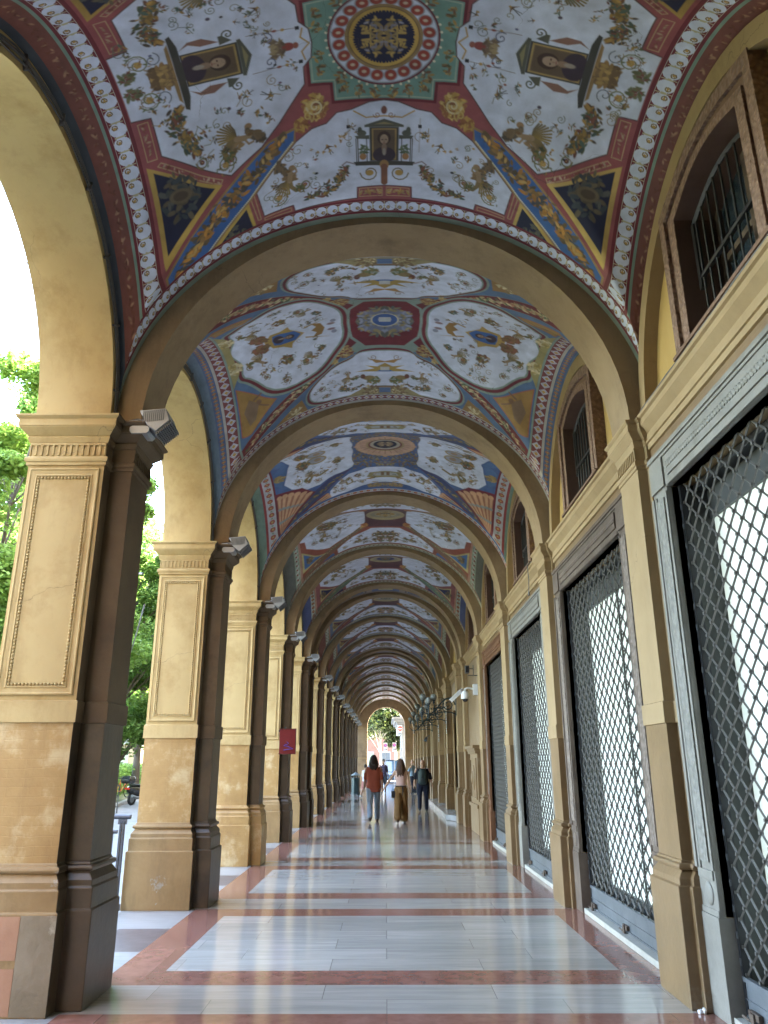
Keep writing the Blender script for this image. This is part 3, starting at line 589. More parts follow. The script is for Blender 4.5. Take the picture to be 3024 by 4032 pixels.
    P.poly([(.72, 0), (.78, .12), (.90, .16), (.84, .06), (.95, 0)], (.33, .18, .06)); P.poly([(.70, .20), (.98, .09), (.98, .12)], (.40, .25, .1)); P.ell(.66, .06, .05, .025, (.3, .2, .22)); P.ell(.63, .12, .035, .035, (.3, .3, .4))
    P.leafs(1.52, .10, .09, 70, [(.3, .16, .07), (.2, .12, .06), (.25, .1, .06)], .04); winged(P, 1.58, .30, .15, 2.2); winged(P, .95, .50, .12, 2.6); P.leafs(1.24, .42, .07, 50, LEAF, .03); P.scroll_plant(1.0, .55, .075, 1); P.scroll_plant(1.28, .76, .06, 2); P.scroll_plant(1.52, .60, .05, 2); P.leafs(.80, .40, .05, 26, LEAF, .025)
    P.poly([(0, .90), (.12, .92), (.16, .98), (.12, 1.03), (0, 1.04)], BLU); P.poly([(0, .80), (.10, .92), (.26, .88), (.14, .96), (.40, 1.0), (.12, 1.03), (0, .93)], (.42, .28, .08)); P.poly([(0, .93), (.06, .93), (.06, 1.01), (0, 1.01)], (.5, .5, .5)); P.poly([(0, .82), (.20, .74), (.12, .84)], (.4, .22, .08))
    P.ell(.22, 1.16, .08, .05, (.28, .20, .09)); P.ell(.30, 1.12, .035, .05, (.18, .06, .04)); P.leafs(.15, 1.22, .08, 40, [(.3, .2, .08), (.15, .18, .08)], .03); P.spiral(.16, .72, .06, 0, 1.3, (.3, .2, .15), .01)
    winged(P, .50, 1.10, .13, -1.6); P.garland([(.30, 1.30), (.45, 1.38), (.62, 1.34)], .04, 60, LEAF, .022); P.scroll_plant(.86, 1.20, .06, 1); P.scroll_plant(.80, 1.38, .05, 0); P.leafs(.58, 1.30, .05, 20, LEAF, .022)
    both_borders(P, [(1.535, 1.555, (.40, .38, .36), 'none', .1), (1.555, 1.635, (.22, .06, .06), 'diamond', .105), (1.635, 1.70, (.40, .38, .36), 'none', .1)],
                 [(1.94, 1.965, SAG, 'none', .1), (1.965, 2.10, (.22, .06, .06), 'diamond', .115), (2.10, 2.13, (.45, .42, .38), 'none', .1), (2.13, 2.22, (.10, .14, .26), 'hearts', .06, (.10, .14, .26), (.35, .16, .10)), (2.22, 2.34, (.14, .20, .27), 'none', .1)], 1.535, 1.94)
def paint_C(P):
    P.C[..., :3] = (.07, .13, .30)
    for _ in range(400): P.leafs(random.uniform(0, .75), random.uniform(0, .72), .05, 1, [(.30, .24, .1), (.12, .12, .14), (.2, .12, .06)], .03)
    for k in range(36):
        a = k * PI / 18 + .08
        P.ell(.46 * math.cos(a), .37 * math.sin(a), .055, .05, (.58, .36, .24)); P.ell(.42 * math.cos(a), .34 * math.sin(a), .02, .02, (.66, .46, .34))
    P.poly([(0, .42), (.06, .40), (0, .5)], (.55, .33, .2)); P.poly([(.5, 0), (.49, .05), (.60, 0)], (.55, .33, .2))
    P.ell(0, 0, .44, .35, (.55, .34, .24)); P.ell(0, 0, .33, .26, (.40, .30, .15), gold=.3); P.ell(0, 0, .29, .23, DRED)
    for k in range(24):
        a = k * PI / 12; P.line([(.30 * math.cos(a), .24 * math.sin(a)), (.43 * math.cos(a), .345 * math.sin(a))], .008, (.25, .12, .08))
    P.ell(0, 0, .26, .205, (.45, .40, .32)); P.ell(0, 0, .20, .16, DBL); P.leafs(0, 0, .12, 30, [(.35, .25, .15), (.2, .15, .1)], .04)
    far = [(0, .76), (.33, .75), (.46, .82), (.66, .86), (.86, 1.05), (1.02, 1.27), (1.04, 1.50), (.86, 1.56), (.72, 1.50), (.44, 1.40), (.2, 1.34), (0, 1.32)]
    rig = [(.58, 0), (.55, .14), (.60, .40), (.54, .62), (.74, .74), (.95, .76), (1.25, .92), (1.80, .65), (1.70, .30), (1.67, .12), (1.62, 0)]
    P.poly(far, WHT); P.poly(smooth_poly(rig, 1), WHT)
    P.poly([(1.66, .0), (1.72, .0), (1.92, .14), (1.92, .5), (1.82, .62)], (.08, .16, .33)); P.leafs(1.83, .35, .09, 60, [(.42, .28, .1), (.3, .2, .08)], .03); P.leafs(.2, 1.42, .12, 60, [(.42, .28, .1), (.3, .2, .08)], .03); P.leafs(.0, 1.42, .1, 30, [(.42, .28, .1), (.3, .2, .08)], .03)
    # scenes
    P.poly([(0, .92), (.28, .95), (.34, 1.10), (.20, 1.16), (0, 1.15)], (.33, .27, .12)); P.poly([(0, .97), (.20, .98), (.24, 1.08), (0, 1.10)], (.4, .42, .4)); P.poly([(.02, .96), (.08, .96), (.08, 1.08), (.02, 1.08)], (.22, .12, .06)); P.poly([(.2, 1.1), (.42, 1.2), (.2, 1.18)], (.35, .22, .08))
    P.ell(1.18, .12, .17, .13, (.38, .26, .10), gold=.3); P.ell(1.18, .12, .14, .10, (.36, .37, .42)); P.ell(1.16, .12, .06, .06, (.35, .24, .16)); P.leafs(1.42, .18, .12, 80, LEAF, .04)
    P.line([(.62, 1.08), (.60, 1.2), (.70, 1.24), (.72, 1.12)], .035, (.28, .2, .08)); P.scroll_plant(.80, 1.34, .09, 0); P.scroll_plant(.92, 1.20, .07, 2); P.scroll_plant(1.52, .60, .09, 0); P.leafs(.84, .35, .08, 40, LEAF, .03); P.line([(1.02, .55), (1.16, .62), (1.28, .56), (1.35, .70)], .045, (.26, .19, .08)); P.scroll_plant(1.20, .74, .07, 1)
    P.leafs(.5, .98, .05, 30, LEAF, .03); P.scroll_plant(.42, 1.24, .06, 3); winged(P, .78, 1.05, .14, -1.2); winged(P, 1.30, .55, .15, 2.7); winged(P, .80, .30, .11, 2.9)
    # groin rib and shells
    rib = [(.64, .72), (.72, .80), (1.10, 1.22), (1.45, 1.50), (1.93, 1.64), (1.95, 1.50), (1.62, 1.28), (1.30, 1.04), (1.0, .82), (.76, .76)]
    P.poly(grow(rib, (1.3, 1.15), 1.04), DRED); P.poly(rib, (.05, .07, .17)); P.garland([(.8, .84), (1.1, 1.08), (1.4, 1.26), (1.7, 1.45), (1.88, 1.55)], .05, 150, [(.35, .25, .08), (.15, .12, .06), (.05, .08, .14)], .03)
    def shell(ax, ay, arc, n):
        for k in range(n):
            p, q = arc[k], arc[k + 1]; mx, my = (p[0] + q[0]) / 2, (p[1] + q[1]) / 2
            P.poly([(ax, ay), p, q], (.36, .16, .10)); P.poly([(ax, ay), (p[0] * .72 + q[0] * .28, p[1] * .72 + q[1] * .28), (p[0] * .15 + q[0] * .85, p[1] * .15 + q[1] * .85)], (.60, .34, .20)); P.ell(mx, my, .5 * math.hypot(p[0] - q[0], p[1] - q[1]), .04, (.60, .34, .20))
            for t in (.42, .70): P.ell(ax + (mx - ax) * t, ay + (my - ay) * t, .35 * t * math.hypot(p[0] - q[0], p[1] - q[1]) + .012, .022, (.25, .30, .30))
    P.poly([(1.26, 1.03), (1.48, .76), (1.95, .70), (1.95, 1.64)], DRED)
    arc = [(1.34, 1.04), (1.42, .94), (1.52, .87), (1.63, .83), (1.74, .81), (1.84, .80), (1.93, .81)]; shell(1.93, 1.52, arc, 6)
    P.poly([(1.08, 1.28), (1.03, 1.57), (1.90, 1.64)], DRED)
    arc = [(1.10, 1.31), (1.06, 1.38), (1.04, 1.45), (1.04, 1.52), (1.05, 1.57)]; shell(1.66, 1.60, arc, 4)
    both_borders(P, [(1.50, 1.56, (.07, .13, .30), 'none', .1), (1.56, 1.66, (.45, .44, .46), 'hearts', .13, (.45, .44, .46), (.36, .10, .07)), (1.66, 1.72, (.2, .05, .06), 'none', .1)],
                 [(1.94, 1.97, DRED, 'none', .1), (1.97, 2.13, (.45, .44, .46), 'hearts', .15, (.45, .44, .46), (.36, .10, .07)), (2.13, 2.17, (.30, .05, .05), 'none', .1), (2.17, 2.34, (.17, .25, .20), 'none', .1)], 1.50, 1.94)
def paint_D(P, var=0):
    bgc = [(.30, .09, .06), (.28, .10, .10), (.13, .16, .24), (.30, .12, .08)][var % 4]
    P.C[..., :3] = bgc
    rc = [(.24, .12, .08), (.12, .20, .15), (.26, .05, .05), (.10, .12, .25)][var % 4]
    far = [(0, .70), (.33, .68), (.44, .76), (.74, .92), (1.12, 1.28), (1.11, 1.50), (.84, 1.48), (.5, 1.50), (0, 1.50)]
    rig = [(.45, 0), (.46, .36), (.56, .60), (.90, .82), (1.28, .99), (1.78, .70), (1.80, .45), (1.90, .42), (1.90, 0)]
    P.poly([(0, 0), (.56, 0), (.50, .42), (.36, .62), (0, .64)], (.12, .05, .06)); P.ell(0, 0, .42, .30 if var % 2 else .34, (.40, .33, .18)); P.ell(0, 0, .33, .24, (.30, .26, .18)); P.ell(0, 0, .24, .17, [(.42, .36, .22), (.05, .05, .16), (.3, .3, .32), (.4, .3, .2)][var % 4]); P.leafs(0, 0, .16, 30, LEAF, .05)
    P.poly(far, WHT); P.poly(rig, WHT)
    rib = [(.40, .52), (.80, .96), (1.18, 1.30), (1.60, 1.56), (1.93, 1.64), (1.94, 1.42), (1.60, 1.20), (1.30, 1.03), (.84, .82), (.52, .50)]
    P.poly(grow(rib, (1.2, 1.1), 1.03), (.36, .2, .14)); P.poly(rib, rc)
    P.garland([(.5, .56), (.9, .92), (1.3, 1.16), (1.6, 1.36), (1.88, 1.54)], .04, 140, [(.42, .35, .2), (.2, .12, .08), (.15, .18, .1)], .03)
    P.leafs(.48, .50, .08, 40, [OCH, (.45, .16, .06)], .035)
    for t in np.linspace(0, 1, 14):
        a = 1.0 + t * 2.4; P.poly([(.55 + .30 * math.cos(a) , 1.10 + .17 * math.sin(a)), (.55 + .30 * math.cos(a + .1), 1.10 + .17 * math.sin(a + .1)), (.55 + .25 * math.cos(a + .1), 1.10 + .13 * math.sin(a + .1)), (.55 + .25 * math.cos(a), 1.10 + .13 * math.sin(a))], (.25, .2, .12))
        P.poly([(1.15 + .16 * math.cos(a), .45 + .26 * math.sin(a)), (1.15 + .16 * math.cos(a + .1), .45 + .26 * math.sin(a + .1)), (1.15 + .12 * math.cos(a + .1), .45 + .22 * math.sin(a + .1)), (1.15 + .12 * math.cos(a), .45 + .22 * math.sin(a))], (.25, .2, .12))
    P.poly([(0, .95), (.22, .98), (.26, 1.1), (0, 1.12)], (.2, .2, .16)); P.leafs(.1, 1.05, .2, 70, LEAF, .045); P.leafs(.15, 1.33, .14, 60, [(.35, .22, .08), (.15, .2, .1), (.3, .1, .05)], .035)
    P.poly([(1.0, 0), (1.1, .1), (1.5, .12), (1.5, 0)], (.33, .22, .08)); P.leafs(1.28, .08, .2, 70, LEAF, .045)
    winged(P, .60, 1.20, .16, -1.3); winged(P, 1.35, .50, .16, 2.7); fill_motifs(P, (.55, 1.15), (.35, .22), 6); fill_motifs(P, (1.15, .35), (.5, .3), 9); P.bird(1.10, .70, .09, 1.7); P.scroll_plant(1.6, .6, .08, 1); P.scroll_plant(.95, 1.35, .07, 1)
    tri = [(.06, .15, .36), (.03, .03, .10), (.16, .05, .06), (.05, .10, .2)][var % 4]
    P.poly([(1.34, 1.16), (1.90, .77), (1.90, 1.24)] if var == 0 else [(1.36, 1.0), (1.80, .80), (1.80, 1.2)], (.50, .42, .20), gold=.3); P.poly([(1.44, 1.13), (1.86, .84), (1.86, 1.18)] if var == 0 else [(1.42, 1.0), (1.77, .85), (1.77, 1.13)], tri); P.leafs(1.73, 1.02, .07, 30, [(.3, .2, .08), (.12, .1, .08)], .04)
    P.poly([(1.22, 1.36), (1.18, 1.54), (1.6, 1.58)], tri)
    bd = ['waves', 'hearts', 'scroll', 'diamond'][var % 4]
    both_borders(P, [(1.515, 1.55, bgc, 'none', .1), (1.55, 1.66, (.30, .30, .22), bd, .11, (.42, .40, .32), (.2, .07, .05)), (1.66, 1.72, (.26, .28, .25), 'none', .1)],
                 [(1.91, 1.955, (.42, .22, .16), 'none', .1), (1.955, 2.07, (.24, .28, .21), bd, .13, (.40, .42, .36), (.24, .06, .04)), (2.07, 2.34, [(.12, .12, .10), (.08, .10, .22), (.2, .08, .06), (.1, .14, .2)][var % 4], 'none', .1)], 1.515, 1.91)
def paint_N(P):
    P.C[..., :3] = (.26, .22, .20)
    S_ = P.a * np.arcsin(np.clip(P.X / P.a, 0, 1)); p = np.mod(S_ + .36, .82); by = np.abs(P.Y)
    m = (p > .12) & (p < .70) & (by < P.b * .62); P.C[m, :3] = (.13, .10, .11)
    m = (p > .17) & (p < .65) & (by < P.b * .5); P.C[m, :3] = (.30, .25, .22)
    m = (p > .21) & (p < .61) & (by < P.b * .4); P.C[m, :3] = (.07, .11, .22)
    m = (P.X < .40) & (by < P.b * .62); P.C[m, :3] = (.09, .14, .30)
    m = (P.X < .2) & (by < P.b * .3); P.C[m, :3] = (.42, .36, .2)

def vault_material():
    m, n, b = mat_new('painted_vault'); L = n.links.new
    at = node(n, 'ShaderNodeAttribute', attribute_name='paint')
    tc = node(n, 'ShaderNodeTexCoord')
    nz = node(n, 'ShaderNodeTexNoise', i_Scale=5, i_Detail=9, i_Roughness=.7); L(tc.outputs['Object'], nz.inputs['Vector'])
    mr = node(n, 'ShaderNodeMapRange'); mr.inputs['From Min'].default_value = .25; mr.inputs['From Max'].default_value = .75; mr.inputs['To Min'].default_value = .80; mr.inputs['To Max'].default_value = 1.14; L(nz.outputs['Fac'], mr.inputs[0])
    hs = node(n, 'ShaderNodeHueSaturation'); L(at.outputs['Color'], hs.inputs['Color']); L(mr.outputs[0], hs.inputs['Value']); L(hs.outputs[0], b.inputs['Base Color'])
    L(at.outputs['Alpha'], b.inputs['Metallic'])
    rr = node(n, 'ShaderNodeMapRange'); rr.inputs['To Min'].default_value = .62; rr.inputs['To Max'].default_value = .30; L(at.outputs['Alpha'], rr.inputs[0]); L(rr.outputs[0], b.inputs['Roughness'])
    nb = node(n, 'ShaderNodeTexNoise', i_Scale=9, i_Detail=6); L(tc.outputs['Object'], nb.inputs['Vector'])
    bp = node(n, 'ShaderNodeBump', i_Strength=.25, i_Distance=.02); L(nb.outputs['Fac'], bp.inputs['Height']); L(bp.outputs[0], b.inputs['Normal'])
    b.inputs['Specular IOR Level'].default_value = .4
    return m
def add_cracks(m, scale=.9, k=.5, width=.004):
    n = m.node_tree; L = n.links.new; b = n.nodes['Principled BSDF']; src = b.inputs['Base Color'].links[0].from_socket
    tc = node(n, 'ShaderNodeTexCoord'); nz = node(n, 'ShaderNodeTexNoise', i_Scale=3, i_Detail=6); L(tc.outputs['Object'], nz.inputs['Vector']); sc_ = node(n, 'ShaderNodeVectorMath', operation='SCALE'); sc_.inputs['Scale'].default_value = .45; L(nz.outputs['Color'], sc_.inputs[0]); ad = node(n, 'ShaderNodeVectorMath', operation='ADD'); L(tc.outputs['Object'], ad.inputs[0]); L(sc_.outputs[0], ad.inputs[1])
    vo = node(n, 'ShaderNodeTexVoronoi', i_Scale=scale, feature='DISTANCE_TO_EDGE'); L(ad.outputs[0], vo.inputs['Vector'])
    mr = node(n, 'ShaderNodeMapRange'); mr.inputs['From Min'].default_value = 0; mr.inputs['From Max'].default_value = width; mr.inputs['To Min'].default_value = k; mr.inputs['To Max'].default_value = 0; L(vo.outputs['Distance'], mr.inputs[0])
    nm = node(n, 'ShaderNodeTexNoise', i_Scale=.8); L(tc.outputs['Object'], nm.inputs['Vector']); gt = node(n, 'ShaderNodeMapRange'); gt.inputs['From Min'].default_value = .5; gt.inputs['From Max'].default_value = .58; L(nm.outputs['Fac'], gt.inputs[0]); mu = node(n, 'ShaderNodeMath', operation='MULTIPLY'); L(mr.outputs[0], mu.inputs[0]); L(gt.outputs[0], mu.inputs[1])
    mx = node(n, 'ShaderNodeMix', data_type='RGBA'); L(mu.outputs[0], mx.inputs[0]); L(src, mx.inputs[6]); mx.inputs[7].default_value = (.06, .045, .035, 1); L(mx.outputs[2], b.inputs['Base Color'])
for q_ in ('plaster', 'archp', 'tan', 'dado'): add_cracks(Mt[q_], .7, .45, .003)
def extras(P, regs, dens=1.0):
    STEM = [(.22, .21, .12), (.28, .20, .10), (.14, .16, .12)]
    for cx, cy, rx, ry, n in regs:
        for _ in range(int(n * dens * .62)):
            a = random.random() * 2 * PI; q = math.sqrt(random.random()); x, y = cx + rx * q * math.cos(a), cy + ry * q * math.sin(a); k = random.random()
            if k < .34: P.spiral(x, y, random.uniform(.025, .055), random.random() * 6, random.uniform(.8, 1.5), random.choice(STEM), .006, random.choice((-1, 1)))
            elif k < .62: P.leafs(x, y, random.uniform(.015, .04), random.randint(3, 10), LEAF, random.uniform(.010, .018))
            elif k < .72: P.bird(x, y, random.uniform(.03, .05), random.random() * 6)
            elif k < .86:
                b = random.random() * 6; P.line([(x, y), (x + .05 * math.cos(b), y + .05 * math.sin(b)), (x + .11 * math.cos(b + .5), y + .11 * math.sin(b + .5))], .006, random.choice(STEM)); P.leafs(x + .08 * math.cos(b + .3), y + .08 * math.sin(b + .3), .03, 6, LEAF, .013)
            else: P.ell(x, y, .012, .009, random.choice([(.3, .08, .05), (.1, .1, .25), OCH, DRK]))
RA = [(.72, .95, .14, .12, 16), (.55, 1.22, .22, .10, 14), (.33, .80, .10, .10, 8), (.95, 1.2, .10, .12, 10), (.80, .22, .16, .16, 16), (1.25, .42, .28, .12, 20), (1.42, .62, .20, .12, 12), (1.75, .25, .10, .14, 12), (.95, .48, .12, .10, 8)]
RB = [(.55, 1.05, .30, .30, 30), (.85, 1.25, .14, .16, 12), (1.0, .35, .28, .28, 26), (1.45, .45, .25, .20, 22), (1.15, .70, .20, .12, 12)]
RC = [(.45, 1.05, .35, .22, 30), (.85, 1.35, .14, .14, 10), (1.0, .45, .30, .28, 26), (1.45, .45, .22, .25, 24)]
RD = [(.55, 1.15, .45, .28, 26), (1.15, .40, .55, .30, 34)]
Mt['vault'] = vault_material(); add_cracks(Mt['vault'], .8, .6, .004)
def vault_mesh(name, half_b, nx, ny, painter, narrow=False, extra=None):
    P = Painter(nx, ny, VA, half_b, RED)
    painter(P); P.grime(.10)
    x = np.concatenate([-P.x[:0:-1], P.x]); y = np.concatenate([-P.y[:0:-1], P.y])
    Q = []
    for _ in range(4):                      # hand-painted differences: every quarter gets its own small motifs
        C0 = P.C.copy()
        if extra: extra(P)
        Q.append(P.C); P.C = C0
    top = np.concatenate([Q[0][:, :0:-1], Q[1]], 1); bot = np.concatenate([Q[2][:, :0:-1], Q[3]], 1); C = np.concatenate([bot[:0:-1], top], 0)
    X, Y = np.meshgrid(x, y); Z = surf(X, Y, VA, half_b, narrow)
    # slow stains over the whole vault so that the quarters differ
    ny2, nx2 = X.shape
    g = rng.normal(size=(14, 16)); yi = np.linspace(0, 12.99, ny2); xi = np.linspace(0, 14.99, nx2); y0 = yi.astype(int); x0 = xi.astype(int); fy = (yi - y0)[:, None]; fx = (xi - x0)[None]
    z = g[y0][:, x0] * (1 - fy) * (1 - fx) + g[y0 + 1][:, x0] * fy * (1 - fx) + g[y0][:, x0 + 1] * (1 - fy) * fx + g[y0 + 1][:, x0 + 1] * fy * fx
    C[..., :3] *= np.clip(1 + .05 * z, .85, 1.15)[..., None] * .92
    nv = ny2 * nx2; me = bpy.data.meshes.new(name)
    co = np.stack([X, Y, Z], -1).reshape(-1, 3).astype(np.float32)
    i = np.arange(nv).reshape(ny2, nx2); q = np.stack([i[:-1, :-1], i[1:, :-1], i[1:, 1:], i[:-1, 1:]], -1).reshape(-1)
    nf = (ny2 - 1) * (nx2 - 1)
    me.vertices.add(nv); me.vertices.foreach_set('co', co.ravel()); me.loops.add(nf * 4); me.loops.foreach_set('vertex_index', q.astype(np.int32))
    me.polygons.add(nf); me.polygons.foreach_set('loop_start', np.arange(0, nf * 4, 4, dtype=np.int32))
    me.polygons.foreach_set('use_smooth', np.ones(nf, bool))
    me.update(); me.validate()
    at = me.color_attributes.new('paint', 'FLOAT_COLOR', 'POINT'); at.data.foreach_set('color', C.reshape(-1).astype(np.float32))
    me.materials.append(Mt['vault']); me['half_b'] = half_b
    return me

# ------------------------------------------------------------------ setting: floor, street, park ground
def build_floor():
    b = MB(); xs = [-3.02, -2.72, -2.20, -1.79, 1.88, 2.36]
    def rect(x0, x1, y0, y1, mi):
        if y1 - y0 < 1e-4: return
        b.mi = mi; b.add([(x0, y0, 0), (x1, y0, 0), (x1, y1, 0), (x0, y1, 0)], [(0, 1, 2, 3)])
    ys = sorted(ARCH + [YEND + .0]); y = -15
    segs = [(-15, ARCH[0] - .35, 'n')]
    for i, a in enumerate(ARCH):
        segs.append((a - .35, a + .35, 'w'))
        nx = (ARCH + [YEND + .35])[i + 1] - .35
        segs.append((a + .35, nx, 'b' if nx - a > 2 else 'n'))
    for y0, y1, k in segs:
        if k == 'w': rect(-1.79, 1.88, y0, y1, 0); rect(-2.20, -1.79, y0, y1, 0); rect(1.88, 2.36, y0, y1, 0)
        elif k == 'n': rect(-2.20, 2.36, y0, y1, 1)
        else:
            rect(-2.20, 2.36, y0, y0 + .42, 1); rect(-2.20, 2.36, y1 - .42, y1, 1)
            rect(-2.20, -1.79, y0 + .42, y1 - .42, 1); rect(1.88, 2.36, y0 + .42, y1 - .42, 1); rect(-1.79, 1.88, y0 + .42, y1 - .42, 0)
        c = (y0 + y1) / 2
        if k == 'b': rect(-3.02, -2.72, y0, y1, 3); rect(-2.72, -2.20, y0, c - .5, 3); rect(-2.72, -2.20, c - .5, c + .5, 2); rect(-2.72, -2.20, c + .5, y1, 3)
        else: rect(-3.02, -2.20, y0, y1, 3)
    o = b.build('floor', [Mt['floor_white'], Mt['floor_pink'], Mt['floor_dark'], Mt['floor_edge']], recalc=False); o['kind'] = 'structure'
    e = MB().box(-3.02, 2.36, -15, YEND + .35, -.14, -.004).build('pavement_edge', Mt['kerb']); e['kind'] = 'structure'
build_floor()
def flat(name, pts, z, mat):
    o = MB().add([(x, y, z) for x, y in pts], [tuple(range(len(pts)))]).build(name, mat, recalc=False); o['kind'] = 'structure'; return o
flat('ground', [(-600, -600), (600, -600), (600, 900), (-600, 900)], -.16, Mt['street'])
# park with a kerb beyond the street; the kerb runs a little away from the portico
KX = lambda y: -10.6 - (y - 30) * .20
pk = MB()
pk.prism([(KX(14), 14), (KX(120), 120), (-160, 120), (-160, -40), (KX(14), -40)][::-1], -.15, -.03)
o = pk.build('park_ground', Mt['earth']); o['kind'] = 'structure'
kb = MB(); kb.prism([(KX(14) + .0, 14), (KX(120), 120), (KX(120) + .22, 120), (KX(14) + .22, 14)][::-1], -.155, -.01); kb.prism([(KX(14), -40), (KX(14), 14), (KX(14) + .22, 14), (KX(14) + .22, -40)][::-1], -.155, -.012)
o = kb.build('kerb', Mt['kerb']); o['kind'] = 'structure'

# ------------------------------------------------------------------ piers on the street side
def off_poly(P, d):
    n = len(P); out = []
    for i in range(n):
        x, y = P[i]; px, py = P[i - 1]; nx, ny = P[(i + 1) % n]
        def nrm(ax, ay, bx, by):
            dx, dy = bx - ax, by - ay; l = math.hypot(dx, dy); return (dy / l, -dx / l)
        a, b = nrm(px, py, x, y), nrm(x, y, nx, ny)
        out.append((x + (a[0] + b[0]) * d, y + (a[1] + b[1]) * d))
    return out
def swept(P, prof):
    return MB().loft([[(x, y, z) for x, y in off_poly(P, d)] for d, z in prof])
BASE_PROF = [(.08, 0), (.08, .62), (.062, .625), (.062, .76), (.05, .768), (.05, .81), (.022, .85), (.012, .862), (.034, .868), (.040, .885), (.034, .903), (.012, .908), (.012, .922), (0, .93)]
CAP_PROF = [(.0, 3.945), (.016, 3.95), (.016, 3.975), (.026, 3.98), (.030, 4.0), (.026, 4.018), (.004, 4.03), (.004, 4.145), (.014, 4.15), (.022, 4.17), (.030, 4.19), (.022, 4.205), (.030, 4.21), (.055, 4.235), (.085, 4.265), (.085, 4.272), (.092, 4.275), (.092, 4.335), (.10, 4.338), (.118, 4.355), (.118, 4.37)]
def aisle_side(m, n):  # aisle faces take the material with shade in its colour
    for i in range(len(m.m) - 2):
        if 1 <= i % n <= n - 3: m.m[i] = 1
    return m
def pier_poly(ys):
    y0, y1 = ys[0] - .37, ys[-1] + .37; P = [(XC0, y0), (XC1, y0)]
    for y in ys: P += [(XC1, y - .22), (XP, y - .22), (XP, y + .22), (XC1, y + .22)]
    P += [(XC1, y1), (XC0, y1)]
    return P
def flutes(m, x0, x1, y, nrm, step=.047):
    """raised bars of the fluted frieze on a face y = const (nrm -1) between x0 and x1"""
    n = int((x1 - x0) / step); 
    for k in range(n + 1):
        x = x0 + (x1 - x0) * (k + 0.0) / n
        m.box(max(x0, x - .009), min(x1, x + .009), min(y, y + .012 * nrm), max(y, y + .012 * nrm), 4.036, 4.128)
    m.box(x0, x1, min(y, y + .0125 * nrm), max(y, y + .0125 * nrm), 4.124, 4.146)
def make_pier(i, ys, near):
    c = sum(ys) / len(ys); d0 = c
    P = [(x, y - c) for x, y in pier_poly(ys)]
    root = empty('street_pier', (0, c, 0), 0, None, 'pier', 'ochre plaster piers carrying the arches on the street side')
    clean = abs(c - 13.98) < .1; N_ = len(P)
    aisle_side(swept(P, BASE_PROF), N_).build('base', [Mt['dado'] if clean else Mt['base'], Mt['dado'] if clean else Mt['aisle_shade_gloss']], root, bevel=.006 if near else 0)
    aisle_side(swept(P, [(0, .93), (0, 1.89)]), N_).build('lower_shaft', [Mt['dado'], Mt['aisle_shade_gloss']], root)
    aisle_side(swept(P, [(0, 1.89), (.018, 1.892), (.018, 2.045), (0, 2.052), (0, 3.945)]), N_).build('upper_shaft', [Mt['plaster'], Mt['aisle_shade']], root)
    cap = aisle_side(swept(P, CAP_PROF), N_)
    y0 = ys[0] - .37 - c - .004
    if near:
        flutes(cap, XC0, XC1, y0, -1)
        cap.mi = 1
        for k in range(10):      # pilaster front
            yy = -.22 + .44 * k / 9; cap.box(XP + .003, XP + .016, yy - .009, yy + .009, 4.036, 4.128)
        cap.box(XP + .003, XP + .0165, -.224, .224, 4.124, 4.146)
    cap.build('capital', [Mt['plaster'], Mt['aisle_shade']], root)
    # sunk panel with a beaded frame on the faces that look along the portico
    if len(ys) >= 1:
        pn = MB(); X0, X1, Z0, Z1 = XC0 + .022, XC1 - .03, 2.09, 3.92; yf = ys[0] - .37 - c
        ins = [(0, 0), (.002, .016), (.012, .018), (.02, .008), (.05, .004), (.06, .012), (.066, .012), (.07, .002)]
        rings = [[(X0 + a, yf - h - .001, Z0 + a), (X1 - a, yf - h - .001, Z0 + a), (X1 - a, yf - h - .001, Z1 - a), (X0 + a, yf - h - .001, Z1 - a)] for a, h in ins]
        pn.loft(rings, cap=False)
        pn.build('panel_frame', Mt['plaster'], root)
        if near:
            bd = MB(); a = .082; r = .0125; x0, x1, z0, z1 = X0 + a, X1 - a, Z0 + a, Z1 - a
            nx_, nz_ = int((x1 - x0) / .027), int((z1 - z0) / .027)
            for k in range(nx_ + 1):
                for z in (z0, z1): bd.sphere((x0 + (x1 - x0) * k / nx_, yf - .004, z), r, 7, 5)
            for k in range(1, nz_):
                for x in (x0, x1): bd.sphere((x, yf - .004, z0 + (z1 - z0) * k / nz_), r, 7, 5)
            bd.build('bead_moulding', Mt['plaster'], root, smooth=0)
    return root
behind = empty('rear_portico', (0, 0, 0), 0, 'stretch of the same portico that goes on behind the photographer', 'building')
pier_groups = [[-13.04], [-9.18], [-5.32], [-1.46], [2.40], [6.26], [10.12], [13.98], [17.84], [21.70, 22.99], [27.01], [31.05], [35.09, 36.40], [40.35], [44.30], [48.25], [52.20], [56.15], [60.10]]
look = {5: 'nearest pier, its base patched with pink and grey', 6: 'pier with white flaked patches on its base', 7: 'pier with a clean yellow base', 8: 'pier with one pale scar on its base'}
for i, ys in enumerate(pier_groups):
    p = make_pier(i, ys, 5 <= i <= 8)
    if i < 5:
        p.name = 'pier'; p.parent = behind
        for k_ in ('label', 'category', 'group'):
            if k_ in p: del p[k_]
    else:
        p['label'] = ('wide double ' if len(ys) > 1 else '') + look.get(i, 'ochre pier') + ', %s pier counted from the front left' % ORD[i - 5]
        if i == 5:
            m = MB(); yf = -.37 - .08
            m.box(XC0 - .078, -2.50, yf - .004, yf + .01, .34, .605); m.box(XC0 - .078, -2.50, yf - .004, yf + .01, .015, .29); m.build('repair_patch', Mt['pinkpatch'], p)
            m = MB(); m.box(-2.498, XC1 + .078, yf - .003, yf + .01, .01, .61); m.build('grey_patch', Mt['greypatch'], p)

